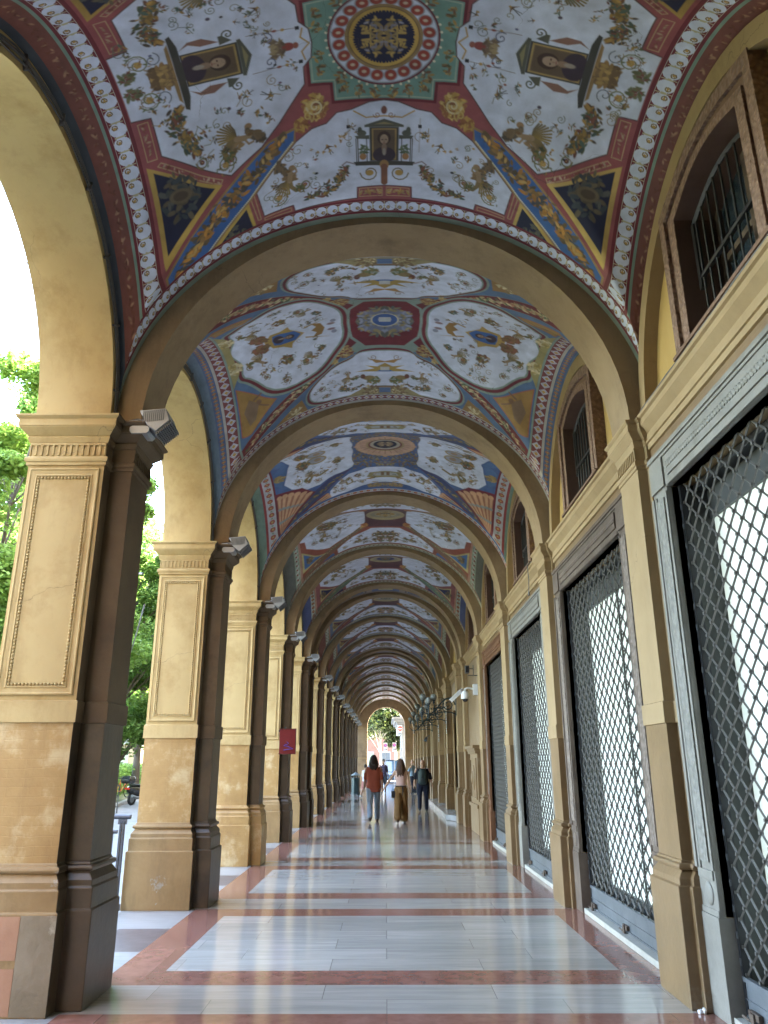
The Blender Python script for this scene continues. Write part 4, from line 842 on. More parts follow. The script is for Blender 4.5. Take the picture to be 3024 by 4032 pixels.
# ------------------------------------------------------------------ street arches, facade, cross arches
def arc_pts(c, r, zs, n=28, rz=None):
    rz = rz or r
    return [(c - r * math.cos(PI * k / n), zs + rz * math.sin(PI * k / n)) for k in range(n + 1)]
def arch_slab(y0, y1, yc, r, z1, hole=True):
    """polygon in (y,z): rectangle y0..y1 above the springing minus the arch opening"""
    A = arc_pts(yc, r, ZS)
    return [(y0, ZS)] + A + [(y1, ZS), (y1, z1), (y0, z1)]
k = 0
for (a, b) in BAYS:
    yc = (a + b) / 2; L = b - a
    if L < 2:
        m = MB(); m.prism([(a, ZS), (b, ZS), (b, 7.6), (a, 7.6)], XC0, XC1, 'x'); o = m.build('street_wall_panel', Mt['plaster'])
        tag(o, 'short solid ochre wall above the %s double pier' % ('nearer' if a < 30 else 'farther'), 'wall', 'short walls over the double piers'); continue
    r = L / 2 - .37
    m = MB(); m.prism(arch_slab(a, b, yc, r, 7.6), XC0, XC1, 'x')
    o = m.build('street_arch', Mt['plaster'], smooth=20)
    if a < 2:
        o.parent = behind
        MB().box(-2.9, -2.6, a + .37, b - .37, -.1, ZS + r).build('light_block_wall', Mt['tan_low'], behind)  # unseen bays walled up to cut the light from behind
        continue
    k += 1
    tag(o, 'nearest street arch on the left, its pale underside filling the left edge' if k == 1 else 'yellow street arch on the left, %s one from the front' % ORD[k - 1], 'arch', 'round arches opening onto the street')
for i, y in enumerate(ARCH):
    A = [(2.11 * math.cos(PI * (1 - t / 40)), ZS + 2.08 * math.sin(PI * t / 40)) for t in range(41)]
    m = MB(); poly = [(-VA, ZS)] + A + [(VA, ZS), (VA, 7.2), (-VA, 7.2)]
    m.prism(poly, y - .25, y + .25, 'y')
    o = m.build('cross_arch', Mt['archp'], smooth=20)
    if y < 3: o.parent = behind; continue
    lab = 'plain tan arch across the walkway, %s one ahead of the camera' % ORD[i - 5]
    tag(o, lab, 'arch', 'plain tan arches across the walkway')
MB().box(-3.0, 2.4, -15.2, -14.6, -.1, 7.6).build('rear_light_block', Mt['tan_low'], behind)  # added to close the unseen end against light from behind
# end wall with its own opening
m = MB(); A = arc_pts(0.01, 1.52, ZS)
m.prism([(-2.96, -.1), (-1.51, -.1), (-1.51, ZS)] + A[1:-1] + [(1.53, ZS), (1.53, -.1), (2.6, -.1), (2.6, 7.2), (-2.96, 7.2)], YEND, YEND + .6, 'y')
ew = m.build('end_wall', Mt['archp'], smooth=20); tag(ew, 'tan end wall of the portico pierced by one bright round arch', 'wall')
m = MB()
for s in (-1, 1):
    x = .01 + s * 1.52; m.box(min(x, x + s * .82), max(x, x + s * .82), YEND - .03, YEND, 4.20, 4.37); m.box(min(x, x + s * .82), max(x, x + s * .82), YEND - .05, YEND - .03, 4.31, 4.37)
    m.box(min(x, x + s * .82), max(x, x + s * .82), YEND - .02, YEND, 1.86, 2.0)
m.build('impost', Mt['tan'], ew)

# vault bays
DESIGN = {}
def design(key, hb):
    if key not in DESIGN:
        random.seed(hash(key) % 1000 if isinstance(key, int) else sum(map(ord, key)))
        if key == 'A': DESIGN[key] = vault_mesh('painted_vault', hb, 470, 400, paint_A, extra=lambda P: extras(P, RA))
        elif key == 'B': DESIGN[key] = vault_mesh('painted_vault', hb, 330, 280, paint_B, extra=lambda P: extras(P, RB))
        elif key == 'C': DESIGN[key] = vault_mesh('painted_vault', hb, 240, 210, paint_C, extra=lambda P: extras(P, RC))
        elif key == 'N': DESIGN[key] = vault_mesh('painted_vault', hb, 130, 30, paint_N, narrow=True)
        else: DESIGN[key] = vault_mesh('painted_vault', hb, 190 if key in ('D0', 'D1') else 130, 160 if key in ('D0', 'D1') else 110, lambda P, v=int(key[1]): paint_D(P, v), extra=lambda P: extras(P, RD))
    return DESIGN[key]
seq = ['A', 'B', 'C', 'D0', 'D1', 'N', 'D2', 'D2', 'D3', 'N', 'D0', 'D3', 'D1', 'D2', 'D0', 'D3', 'D1', 'D2', 'D0']
vl = {0: 'nearest painted vault, red ribs and white fields round a green square with a dark medallion',
      1: 'painted vault with blue corners, dark red ribs and a wreathed octagon',
      2: 'painted vault with orange shell fans in its corners', 3: 'painted vault with blue triangles and red frames, fourth bay ahead',
      4: 'painted vault with green ribs, fifth bay ahead', 5: 'narrow coffered grey vault between the nearer pair of close arches', 9: 'narrow coffered grey vault between the farther pair of close arches'}
for i, (a, b) in enumerate(BAYS):
    j = i - NB; hb = (b - a) / 2 - .25
    me = design(seq[j] if j >= 0 else 'D1', hb)
    o = bpy.data.objects.new('painted_vault', me); COL.objects.link(o); o.location = (0, (a + b) / 2, 0)
    o.scale = (1, hb / me['half_b'], 1)
    if j < 0: o.parent = behind; continue
    tag(o, vl.get(j, 'dim painted vault in the distance, %s bay ahead of the camera' % ORD[j]), 'painted vault', 'frescoed vaults of the portico bays')
# the storeys that stand on the portico
ub = MB(); ub.box(XC0 + .0, 14, -15, YEND + .6, 7.6, 18.0)
ubo = ub.build('upper_storeys', Mt['plaster']); tag(ubo, 'ochre upper storeys of the palace resting on the portico', 'building')
MB().box(XC0 - .35, 14.2, -15.2, YEND + .9, 18.0, 18.4).build('roof_cornice', Mt['tan'], ubo)

# ------------------------------------------------------------------ shop wall on the right
DOORS = {NB: 'grey', NB + 1: 'brown', NB + 2: 'grey', NB + 3: 'red'}      # bay index -> surround colour
XW = 2.24
wall = MB(); lun = MB(); ent = MB(); wall.box(XW, 3.6, -15, ARCH[0], 0, 7.6)
def ycen(i): return (BAYS[i][0] + BAYS[i][1]) / 2
for i, (a, b) in enumerate(BAYS):
    c = (a + b) / 2
    if i in DOORS:
        wall.box(XW, 3.6, a, c - 1.29, 0, 4.39); wall.box(XW, 3.6, c + 1.29, b, 0, 4.39); wall.box(XW, 3.6, c - 1.29, c + 1.29, 3.65, 4.39)
    elif i >= NB + 6 and b - a > 2:
        wall.box(XW, 3.6, a, c - .85, 0, 4.39); wall.box(XW, 3.6, c + .85, b, 0, 4.39); wall.box(XW, 3.6, c - .85, c + .85, 3.2, 4.39)
    else: wall.box(XW, 3.6, a, b, 0, 4.39)
    if b - a > 2 and NB <= i < NB + 5:
        # upper wall with the lunette window opening
        wy, z0, zs_ = .62, 4.50, 5.60
        seg = [(c - wy + 2 * wy * t / 10, zs_ + .13 * math.sin(PI * t / 10)) for t in range(11)]
        lun.prism([(a, 4.39), (b, 4.39), (b, z0), (a, z0)], VA, 3.6, 'x')
        lun.prism([(a, z0), (c - wy, z0), (c - wy, zs_), (c - wy, 7.6), (a, 7.6)], VA, 3.6, 'x'); lun.prism([(c + wy, z0), (b, z0), (b, 7.6), (c + wy, 7.6), (c + wy, zs_)], VA, 3.6, 'x')
        lun.prism(seg + [(c + wy, 7.6), (c - wy, 7.6)], VA, 3.6, 'x')
    else: lun.box(VA, 3.6, a, b, 4.39, 7.6)
    # entablature strip between the pilasters
    if b - a > 2:
        y0, y1 = a + .30, b - .30
        prof = [(XW, 4.095), (XW - .02, 4.10), (XW - .02, 4.15), (XW - .035, 4.155), (XW - .035, 4.175), (XW - .025, 4.18), (XW - .025, 4.235), (XW - .055, 4.27), (XW - .08, 4.30), (XW - .08, 4.35), (XW - .10, 4.36), (XW - .10, 4.39), (VA + .1, 4.392), (VA + .1, 4.09)]
        ent.loft([[(x, y, z) for x, z in prof] for y in (y0, y1)])
wo_ = wall.build('shop_wall', Mt['tan_low']); tag(wo_, 'tan plaster wall along the right side of the portico, pierced by shop doors', 'wall')
lun.build('lunette_wall', Mt['lunette'], wo_); ent.build('string_course', Mt['tan'], wo_)
MB().box(3.6, 3.9, -15, YEND + .6, -.1, 7.6).build('rear_wall', Mt['shopdark'], wo_)

# pilasters of the right wall
def make_pilaster(y, near, big, lab):
    root = empty('wall_pilaster', (0, y, 0), 0, lab, 'pilaster', 'stepped pilasters along the shop wall')
    x1, x2 = (2.13, 2.21) if not big else (2.06, 2.15)
    P = [(2.34, -.29), (2.34, .29), (x2, .29), (x2, .24), (x1, .24), (x1, -.24), (x2, -.24), (x2, -.29)]
    bp = [(d if z > 0 else d, z) for d, z in BASE_PROF]
    bp = [(.07 if d > .06 else d, z) for d, z in BASE_PROF]
    swept(P, bp).build('base', Mt['tan_low'], root, bevel=.005 if near else 0)
    swept(P, [(0, .93), (0, 1.88)]).build('lower_shaft', Mt['tan_low'], root)
    swept(P, [(0, 1.88), (.014, 1.883), (.014, 2.04), (0, 2.047), (0, 3.945)]).build('upper_shaft', Mt['tan'], root)
    cap = swept(P, [(d * .72, z) for d, z in CAP_PROF])
    if near:
        for k in range(11):
            yy = -.24 + .48 * k / 10; cap.box(x1 - .015, x1 - .003, yy - .009, yy + .009, 4.036, 4.128)
        cap.box(x1 - .0155, x1 - .003, -.243, .243, 4.124, 4.146)
    cap.build('capital', Mt['tan'], root)
    return root
for i, y in enumerate(ARCH):
    p = make_pilaster(y, 5 <= i <= 8, y > 22, 'stepped tan pilaster, %s one from the front on the right wall' % ORD[max(0, i - 5)])
    if i < 5:
        p.name = 'pilaster'; p.parent = behind
        for k_ in ('label', 'category', 'group'): del p[k_]

# wall ribs round the lunettes
k = 0
for i, (a, b) in enumerate(BAYS):
    if b - a < 2: continue
    c = (a + b) / 2; L = b - a; r = L / 2 - .37; m = MB(); n = 32
    I = [(c - r * math.cos(PI * t / n), ZS + r * math.sin(PI * t / n)) for t in range(n + 1)]
    O = [(c - (r + .135) * math.cos(PI * t / n), ZS + (r + .16) * math.sin(PI * t / n)) for t in range(n + 1)]
    rings = []
    for p, q in zip(I, O): rings.append([(2.215, *p), (2.215, *q), (VA + .02, *q), (VA + .02, *p)])
    m.loft(rings); o = m.build('wall_rib', Mt['tan'], smooth=25)
    if i < NB: o.parent = behind; continue
    k += 1
    lab = 'curved tan rib framing the wall over the %s gate' % ORD[k - 1] if k < 5 else 'curved tan wall rib on the right, %s one from the camera end' % ORD[k - 1]
    tag(o, lab, 'arch rib', 'curved ribs on the right wall')

# doors: stone surround, rolling grille, paper screen behind the glass
def bars_path(b, y0, y1, z0, z1, x, r):
    W, H = .19, .16; ny = int(round((y1 - y0) / W)); W = (y1 - y0) / ny; nz = int(round((z1 - z0) / H)); H = (z1 - z0) / nz
    def seg(p, q):
        d = Vector(q) - Vector(p); L = d.length; d.normalize(); s = Vector((0, -d.z, d.y)) * r; t = Vector((r, 0, 0)); P, Q = Vector(p), Vector(q)
        vs = [P + s, P + t, P - s, P - t, Q + s, Q + t, Q - s, Q - t]; b.add(vs, [(0, 1, 5, 4), (1, 2, 6, 5), (2, 3, 7, 6), (3, 0, 4, 7)])
    for k in range(ny + 1):
        for j in range(nz + 1):
            y, z = y0 + k * W, z0 + j * H
            if j < nz and k < ny:
                m_ = (x, y + W / 2, z + H / 2)
                for (p, q) in (((x, y, z), m_), (m_, (x, y + W, z + H)), ((x, y + W, z), m_), (m_, (x, y, z + H))): seg(p, q)
                b.box(x - .016, x + .010, y + W / 2 - .010, y + W / 2 + .010, z + H / 2 - .010, z + H / 2 + .010)
            b.box(x - .016, x + .010, max(y0, y - .010), min(y1, y + .010), z - .010, z + .010)
    return W, H
def make_door(i, kind, lab_s, lab_g, lab_w):
    c = ycen(i); st = {'grey': Mt['graystone'], 'brown': Mt['brownstone'], 'red': Mt['redwood']}[kind]; cv = Mt['carved_grey'] if kind == 'grey' else Mt['carved_brown']
    root = empty('door_surround', (0, c, 0), 0, lab_s, 'door surround', 'stone surrounds of the shop doors')
    for s in (-1, 1):
        def bx(m, x0, x1, u0, u1, z0, z1): m.box(x0, x1, min(s * u0, s * u1), max(s * u0, s * u1), z0, z1)
        m = MB(); bx(m, 2.20, 2.33, 1.29, 1.58, .62, 3.65); bx(m, 2.178, 2.20, 1.535, 1.58, .90, 3.62); bx(m, 2.188, 2.20, 1.50, 1.535, .90, 3.62); bx(m, 2.19, 2.20, 1.29, 1.325, .90, 3.62)
        bx(m, 2.185, 2.33, 1.288, 1.60, 0, .62); bx(m, 2.192, 2.20, 1.29, 1.58, .62, .66); bx(m, 2.188, 2.20, 1.31, 1.56, .84, .90)
        j = m.build('jamb', st, root, bevel=.004)
        m = MB(); bx(m, 2.186, 2.20, 1.345, 1.485, .95, 3.58); m.build('carved_band', cv, j)
        m = MB(); m.sphere((2.20, s * 1.42, .75), (.02, .07, .075), 16, 9); m.build('rosette', st, j, smooth=0)
    m = MB(); m.box(2.20, 2.33, -1.58, 1.58, 3.65, 3.965); m.box(2.175, 2.20, -1.58, 1.58, 3.925, 3.965); m.box(2.188, 2.20, -1.58, 1.58, 3.90, 3.925); m.box(2.19, 2.20, -1.25, 1.25, 3.65, 3.69)
    for s in (-1, 1): m.box(2.182, 2.20, s * 1.44 - .14, s * 1.44 + .14, 3.66, 3.90)
    L_ = m.build('lintel', st, root, bevel=.004)
    m = MB(); m.box(2.186, 2.20, -1.22, 1.22, 3.72, 3.88)
    for k in range(60):
        y = -1.2 + k * 2.4 / 59; m.sphere((2.185, y, 3.80), (.012, .035, .022), 6, 5, Matrix.Rotation(.8, 3, 'X'))
    m.build('carved_band', st, L_)
    # gate
    g = empty('security_gate', (0, c, 0), 0, lab_g, 'security gate', 'rolling diamond grilles of the shops')
    m = MB(); bars_path(m, -1.25, 1.25, .30, 3.66, 2.315, .0085); m.build('grille', Mt['gatebar'], g)
    for s in (-1, 1):
        m = MB(); m.box(2.29, 2.345, min(s * 1.255, s * 1.288), max(s * 1.255, s * 1.288), .06, 3.66); m.mi = 1
        for k in range(22): m.box(2.284, 2.29, s * 1.27 - .010, s * 1.27 + .010, .35 + k * .155, .39 + k * .155)
        m.build('side_channel', [Mt['gatechan'], Mt['lamp_fin']], g)
    m = MB(); m.box(2.295, 2.325, -1.27, 1.27, .06, .285); m.box(2.285, 2.295, -1.27, 1.27, .262, .29); m.box(2.288, 2.295, -1.27, 1.27, .16, .168); m.box(2.285, 2.295, -1.27, 1.27, .06, .075)
    m.build('bottom_panel', Mt['gatepanel'], g)
    for yy in (-.05, 1.12):
        m = MB(); m.box(2.262, 2.288, yy - .07, yy + .07, .085, .125); m.box(2.25, 2.266, yy - .02, yy + .03, .05, .12); m.tube([(2.255, yy + .04, .07), (2.25, yy + .13, .075)], .008); m.build('lock', Mt['brownstone'], g)
    # glass front closed with paper
    s_ = empty('shop_window', (0, c, 0), 0, lab_w, 'shop window', 'papered shop windows behind the gates')
    m = MB(); m.box(2.53, 2.55, -1.25, 1.27, .30, 3.38); m.build('paper_screen', Mt['paper'], s_)
    m = MB(); m.box(2.35, 2.53, 1.27, 1.288, .06, 3.648); m.box(2.35, 2.53, -1.288, -1.27, .06, 3.648); m.box(2.50, 2.56, -1.268, 1.268, 3.38, 3.60); m.box(2.50, 2.56, -1.268, 1.268, .06, .30)
    m.box(2.515, 2.53, -.012, .012, .30, 3.38); m.box(2.515, 2.53, -1.268, -1.22, .3, 3.38)
    m.build('frame', Mt['shopdark'], s_)
    m = MB(); m.box(2.40, 2.70, -1.268, 1.268, 3.60, 3.648); m.box(2.66, 2.7, -1.268, 1.268, .06, 3.60); m.build('fascia', Mt['black'], s_)
    m = MB(); m.box(2.205, 2.50, -1.284, 1.284, 0.002, .055); o = m.build('threshold', Mt['white_sill'], s_)
    return root
names = {NB: ('nearest', 'grey carved stone'), NB + 1: ('second', 'dark brown carved'), NB + 2: ('third', 'plain grey'), NB + 3: ('fourth', 'reddish brown')}
for i, kd in DOORS.items():
    o_, dsc = names[i]
    make_door(i, kd, '%s door surround, the %s one on the right' % (dsc, o_), 'diamond lattice gate pulled down in the %s doorway on the right' % o_, 'white papered shop window with dark frame behind the %s gate' % o_)
# lunette windows
def make_window(i, lab):
    c = ycen(i); root = empty('lunette_window', (0, c, 0), 0, lab, 'window', 'barred terracotta windows above the doors')
    def outline(w, z0, zs_, rise, n=12):
        return [(-w, z0)] + [(-w + 2 * w * t / n, zs_ + rise * math.sin(PI * t / n)) for t in range(n + 1)] + [(w, z0)]
    def ring(w0, a0, w1, a1, x0, x1, mat, nm, par, sm=None):
        A = outline(*w0[:1], *a0); B = outline(*w1[:1], *a1); m = MB(); rings = []
        for p, q in zip(A, B): rings.append([(x0, *p), (x0, *q), (x1, *q), (x1, *p)])
        m.loft(rings, cap=True); p, q = A[0], B[0]
        return m.build(nm, mat, par)
    f = ring((.79,), (4.43, 5.735, .16), (.70,), (4.43, 5.65, .15), 2.205, 2.34, Mt['carved_terra'], 'outer_moulding', root)
    ring((.70,), (4.43, 5.65, .15), (.64,), (4.43, 5.60, .145), 2.235, 2.34, Mt['terra'], 'middle_moulding', root)
    ring((.64,), (4.43, 5.60, .145), (.54,), (4.43, 5.545, .14), 2.215, 2.34, Mt['carved_terra'], 'inner_moulding', root)
    m = MB(); m.box(2.205, 2.335, -.79, .79, 4.393, 4.47); m.box(2.18, 2.335, -.80, .80, 4.47, 4.50); m.box(2.225, 2.62, -.54, .54, 4.49, 4.53); m.build('sill', Mt['terra'], root)
    ring((.54,), (4.50, 5.545, .14), (.539,), (4.50, 5.544, .14), 2.22, 2.60, Mt['terra_in'], 'reveal', root)
    m = MB()
    for s in (-1, 1): m.box(2.33, 2.62, min(s * .54, s * .62), max(s * .54, s * .62), 4.5, 5.70)
    m.build('side_reveal', Mt['terra_in'], root)
    m = MB(); m.box(2.56, 2.58, -.55, .55, 4.5, 5.8); w_ = m.build('pane', Mt['glassdark'], root)
    m = MB()
    for y in (-.5, -.02, .46): m.box(2.52, 2.56, y, y + .05, 4.5, 5.75)
    for z in (4.52, 5.1): m.box(2.522, 2.56, -.5, .5, z, z + .05)
    m.build('casement', Mt['brownstone'], root)
    m = MB()
    for k in range(9):
        y = -.46 + k * .115; z1 = 5.46 + .14 * math.sin(PI * (y + .54) / 1.08); m.tube([(2.345, y, 4.53), (2.345, y, z1)], .009, 6)
    m.box(2.33, 2.36, -.50, .50, 4.98, 5.01)
    q = [(2.345, -.5 + t * .1, 5.45 + .14 * math.sin(PI * (t * .1 + .04) / 1.08)) for t in range(11)]
    for p0, p1 in zip(q, q[1:]): m.tube([p0, p1], .02, 4)
    m.box(2.325, 2.365, .47, .51, 4.9, 5.46); m.box(2.325, 2.365, -.51, -.47, 4.9, 5.46)
    m.build('grille', Mt['iron'], root)
for i, o_ in enumerate(('nearest', 'second', 'third', 'fourth', 'fifth')):
    make_window(i + NB, 'barred window in terracotta frame above the wall, the %s one on the right' % o_)

# ------------------------------------------------------------------ fittings under the vaults
def make_floodlight(y, lab):
    root = empty('floodlight', (0, y, 0), 0, lab, 'floodlight', 'grey floodlights on the pier capitals')
    m = MB(); m.box(-2.19, -2.02, -.30, -.14, 4.375, 4.39); m.box(-2.14, -2.05, -.25, -.20, 4.39, 4.42); m.build('bracket', Mt['lamp_grey'], root)
    Ry = Matrix.Rotation(R(-12), 3, 'Y')
    m = MB()      # ballast box with chamfered ends
    P = [(-.09, -.015), (-.07, -.04), (.07, -.04), (.09, -.015), (.09, .015), (.07, .035), (-.07, .035), (-.09, .015)]
    m.loft([[(-2.09 + px * .95, yy, 4.30 + pz * .95) for px, pz in P] for yy in (-.32, -.14)]); m.build('ballast_box', Mt['lamp_grey'], root, bevel=.004)
    m = MB()
    q = [(-.12, .07), (.10, .09), (.14, -.02), (.03, -.12), (-.05, -.06)]
    Q = [(-1.965 + a, 4.38 + b) for a, b in q]
    m.loft([[(x, yy, z) for x, z in Q] for yy in (-.37, -.10)]); hd = m.build('lamp_head', Mt['lamp_grey'], root, bevel=.004)
    m = MB()
    for k in range(9):
        t = k / 8; x0, z0 = Q[2][0] + (Q[3][0] - Q[2][0]) * t, Q[2][1] + (Q[3][1] - Q[2][1]) * t
        m.obox((x0 + .008, -.235, z0 - .012), (.010, .25, .03), Ry)
    for k in range(11): m.box(-2.05 + k * .017, -2.044 + k * .017, -.376, -.37, 4.34 + k * .002, 4.44 + k * .002)
    m.build('cooling_fin', Mt['lamp_fin'], hd)
    m = MB(); m.tube([(-2.20, -.25, 4.41), (-2.12, -.30, 4.40), (-2.06, -.33, 4.37)], .008, 6); m.build('lead', Mt['cable'], root)
    return root
fl = None; n = 0
for ys in pier_groups[5:]:
    y = ys[0]; lab = 'grey floodlight on the capital of the %s pier from the front' % ORD[n]; n += 1
    if fl is None: fl = make_floodlight(y, lab); continue
    o = copy_tree(fl); o.location = (0, y, 0); o['label'] = lab
# cables that follow the inner edge of the street arches
for i, (a, b) in enumerate(BAYS):
    if i < NB or b - a < 2 or i > NB + 8: continue
    c = (a + b) / 2; r = (b - a) / 2 - .37; m = MB()
    for d, x, rr in ((.045, -2.315, .008), (.075, -2.312, .011), (.10, -2.315, .007)):
        pts = [(x, c - (r + d) * math.cos(PI * t / 36), ZS + (r + d) * math.sin(PI * t / 36) + .008 * math.sin(t * 1.7 + d * 40)) for t in range(37)]
        m.tube(pts, rr, 6)
    for t in range(2, 36, 4):
        u = PI * t / 36; m.obox((-2.315, c - (r + .07) * math.cos(u), ZS + (r + .07) * math.sin(u)), (.03, .10, .018), Matrix.Rotation(PI - u, 3, 'X'))
    o = m.build('cable_run', Mt['cable'], None, smooth=0)
    tag(o, 'grey cables clipped along the inner edge of the %s street arch' % ORD[i - NB], 'cable', 'cable runs on the street arches')

# wall lamps: wrought iron scroll brackets with opal globes
def make_wall_lamp(y, lab):
    root = empty('wall_lamp', (0, y, 0), 0, lab, 'wall lamp', 'wrought iron lamps with opal globes on the right wall')
    m = MB(); m.box(2.035, 2.058, -.05, .05, 2.90, 3.42); m.box(2.02, 2.04, -.035, .035, 2.86, 2.95); m.build('wall_plate', Mt['lampiron'], root, bevel=.004)
    m = MB()
    def sp(cx, cz, r, a0, turns, wd, sgn=1):
        P = []
        for t in np.linspace(0, 1, 30):
            a = a0 + sgn * t * turns * 2 * PI; q = r * (1 - .85 * t); P.append((cx + q * math.cos(a), 0, cz + q * math.sin(a)))
        m.tube(P, [wd * (1 - .5 * t) for t in np.linspace(0, 1, 30)], 6)
    sp(1.82, 3.20, .20, 0, 1.9, .016, 1); sp(1.82, 3.20, .15, PI, 1.5, .011, 1); sp(1.52, 3.10, .11, PI, 1.6, .013, -1); sp(1.66, 3.33, .06, 0, 1.4, .010)
    m.tube([(2.04, 0, 3.40), (1.9, 0, 3.41), (1.72, 0, 3.36), (1.58, 0, 3.22), (1.44, 0, 3.02), (1.28, 0, 2.93), (1.14, 0, 2.96)], .018, 7)
    m.tube([(2.04, 0, 2.93), (1.9, 0, 2.99), (1.7, 0, 3.0), (1.5, 0, 2.97), (1.38, 0, 2.95)], .015, 7)
    for k in range(8): m.sphere((1.95 - k * .09, 0, 3.37 - k * .045 + .03 * math.sin(k * 2)), (.03, .016, .02), 6, 5)
    m.build('scroll_bracket', Mt['lampiron'], root, smooth=40)
    m = MB()
    GL = [(1.08, 0), (1.40, 0), (1.24, .16), (1.24, -.16)]
    for gx, gy in GL:
        zt = 3.33 if gy == 0 else 3.22
        m.tube([(1.24, 0, 2.93), ((gx + 1.24) / 2 - .0, gy / 2, 2.95), (gx + (gx - 1.24) * .25, gy * 1.15, 3.06), (gx, gy, zt - .09)], .014, 6)
        m.loft([[(gx + r_ * math.cos(t), gy + r_ * math.sin(t), z) for t in np.linspace(0, 2 * PI, 11)[:-1]] for r_, z in ((.015, zt - .10), (.035, zt - .07), (.022, zt - .05), (.05, zt), (.055, zt + .015))])
    m.tube([(1.24, 0, 2.86), (1.24, 0, 3.12)], .02, 8); m.sphere((1.24, 0, 2.84), .03); m.sphere((1.24, 0, 3.14), .028)
    m.build('arm_cluster', Mt['lampiron'], root, smooth=40)
    for gx, gy in GL:
        zt = 3.33 if gy == 0 else 3.22
        MB().sphere((gx, gy, zt + .095), .097, 18, 12).build('globe', Mt['globe'], root, smooth=0)
    return root
wl = None
for k, y in enumerate((22.99, 27.01, 31.05, 35.09)):
    lab = 'iron scroll lamp with white globes on the right wall, %s' % ('nearest and largest of the row', 'second of the row', 'third of the row', 'last and smallest of the row')[k]
    if wl is None: wl = make_wall_lamp(y, lab)
    else: o = copy_tree(wl); o.location = (0, y, 0); o['label'] = lab

# cameras on the right wall
root = empty('dome_camera', (0, 18.40, 0), 0, 'white dome camera hanging from a bent arm on the right wall', 'security camera')
m = MB(); m.box(2.05, 2.24, -.05, .05, 3.10, 3.35); m.build('wall_plate', Mt['camwhite'], root, bevel=.004)
m = MB(); m.tube([(2.08, 0, 3.24), (1.92, 0, 3.27), (1.87, 0, 3.25), (1.86, 0, 3.18)], .022, 8); m.build('arm', Mt['camwhite'], root, smooth=40)
def lathe(m, c, prof, n=20):
    m.loft([[(c[0] + r_ * math.cos(t), c[1] + r_ * math.sin(t), c[2] + z) for t in np.linspace(0, 2 * PI, n + 1)[:-1]] for r_, z in prof]); return m
lathe(MB(), (1.86, 0, 3.0), [(.03, .20), (.06, .19), (.085, .15), (.095, .13), (.095, .05), (.10, .045), (.10, .02), (.07, .015)]).build('housing', Mt['camwhite'], root, smooth=35)
MB().sphere((1.86, 0, 3.01), .068, 18, 12).build('dome', Mt['camglass'], root, smooth=0)
root = empty('bullet_camera', (0, 18.62, 0), 0, 'long white camera pointing down beside the dome camera', 'security camera')
m = MB(); Rb = Matrix.Rotation(R(-42), 3, 'Y') @ Matrix.Rotation(R(0), 3, 'X'); m.obox((1.66, 0, 3.10), (.34, .10, .09), Rb); m.obox((1.68, 0, 3.15), (.38, .12, .015), Rb); m.build('housing', Mt['camwhite'], root, bevel=.006)
m = MB(); m.tube([(2.21, 0, 3.27), (1.95, 0, 3.28), (1.76, 0, 3.22)], .018, 8); m.build('arm', Mt['camwhite'], root)
MB().obox((1.535, 0, 2.985), (.012, .07, .06), Rb).build('lens', Mt['camglass'], root)
root = empty('small_projector', (0, 18.9, 0), 0, 'small grey box lamp on a bracket above the dome camera', 'spotlight')
m = MB(); m.box(1.93, 2.03, -.08, .08, 3.66, 3.84); m.build('body', Mt['lamp_fin'], root, bevel=.005)
m = MB(); m.box(1.94, 2.02, -.087, -.08, 3.68, 3.82); m.build('front_glass', Mt['camglass'], root)
m = MB(); m.box(2.0, 2.24, -.02, .02, 3.60, 3.62); m.box(2.12, 2.14, -.02, .02, 3.62, 3.86); m.box(2.03, 2.14, -.02, .02, 3.76, 3.78); m.build('bracket', Mt['lamp_fin'], root)
root = empty('round_speaker', (0, 38.0, 0), 0, 'small dark round lamp with a blue lens below the iron lamps', 'spotlight')
m = MB(); m.tube([(1.95, .12, 2.72), (1.90, -.02, 2.66), (1.87, -.12, 2.60)], [.05, .08, .085], 12); m.build('housing', Mt['lamp_fin'], root, smooth=40)
MB().obox((1.865, -.128, 2.597), (.07, .012, .07)).build('lens', simple('blue_lens', (.15, .3, .5), .2), root)
m = MB(); m.tube([(2.1, .05, 2.85), (1.95, .1, 2.75)], .015, 6); m.build('bracket', Mt['lamp_fin'], root)

# carved stone tablet in the fifth bay of the right wall
root = empty('stone_tablet', (0, 19.75, 0), 0, 'carved stone tablet with an oval boss and ledge on the right wall', 'wall tablet')
m = MB(); m.box(2.13, 2.24, -.85, .85, 0, .62); m.box(2.15, 2.24, -.80, .80, .62, 1.82); m.box(2.10, 2.24, -.90, .90, .58, .66); m.box(2.10, 2.24, -.86, .86, 1.80, 1.86); m.box(2.04, 2.24, -.92, .92, 1.92, 1.99); m.box(2.08, 2.24, -.88, .88, 1.86, 1.92)
m.build('slab', Mt['tan_low'], root, bevel=.008)
m = MB(); rgs = [[(2.15, -.6 + a, .8 + a), (2.15 - h, -.6 + a, .8 + a), (2.15 - h, .6 - a, .8 + a)] for a, h in ((0, .02),)]
for y0, y1, z0, z1 in ((-.62, .62, .76, .80), (-.62, .62, 1.66, 1.70), (-.62, -.58, .80, 1.66), (.58, .62, .80, 1.66)): m.box(2.125, 2.15, y0, y1, z0, z1)
m.build('raised_frame', Mt['tan_low'], root, bevel=.004)
m = MB(); m.sphere((2.15, 0, 1.24), (.05, .22, .30), 24, 14); m.sphere((2.115, 0, 1.24), (.04, .12, .17), 16, 10); m.build('oval_boss', Mt['tan_low'], root, smooth=0)

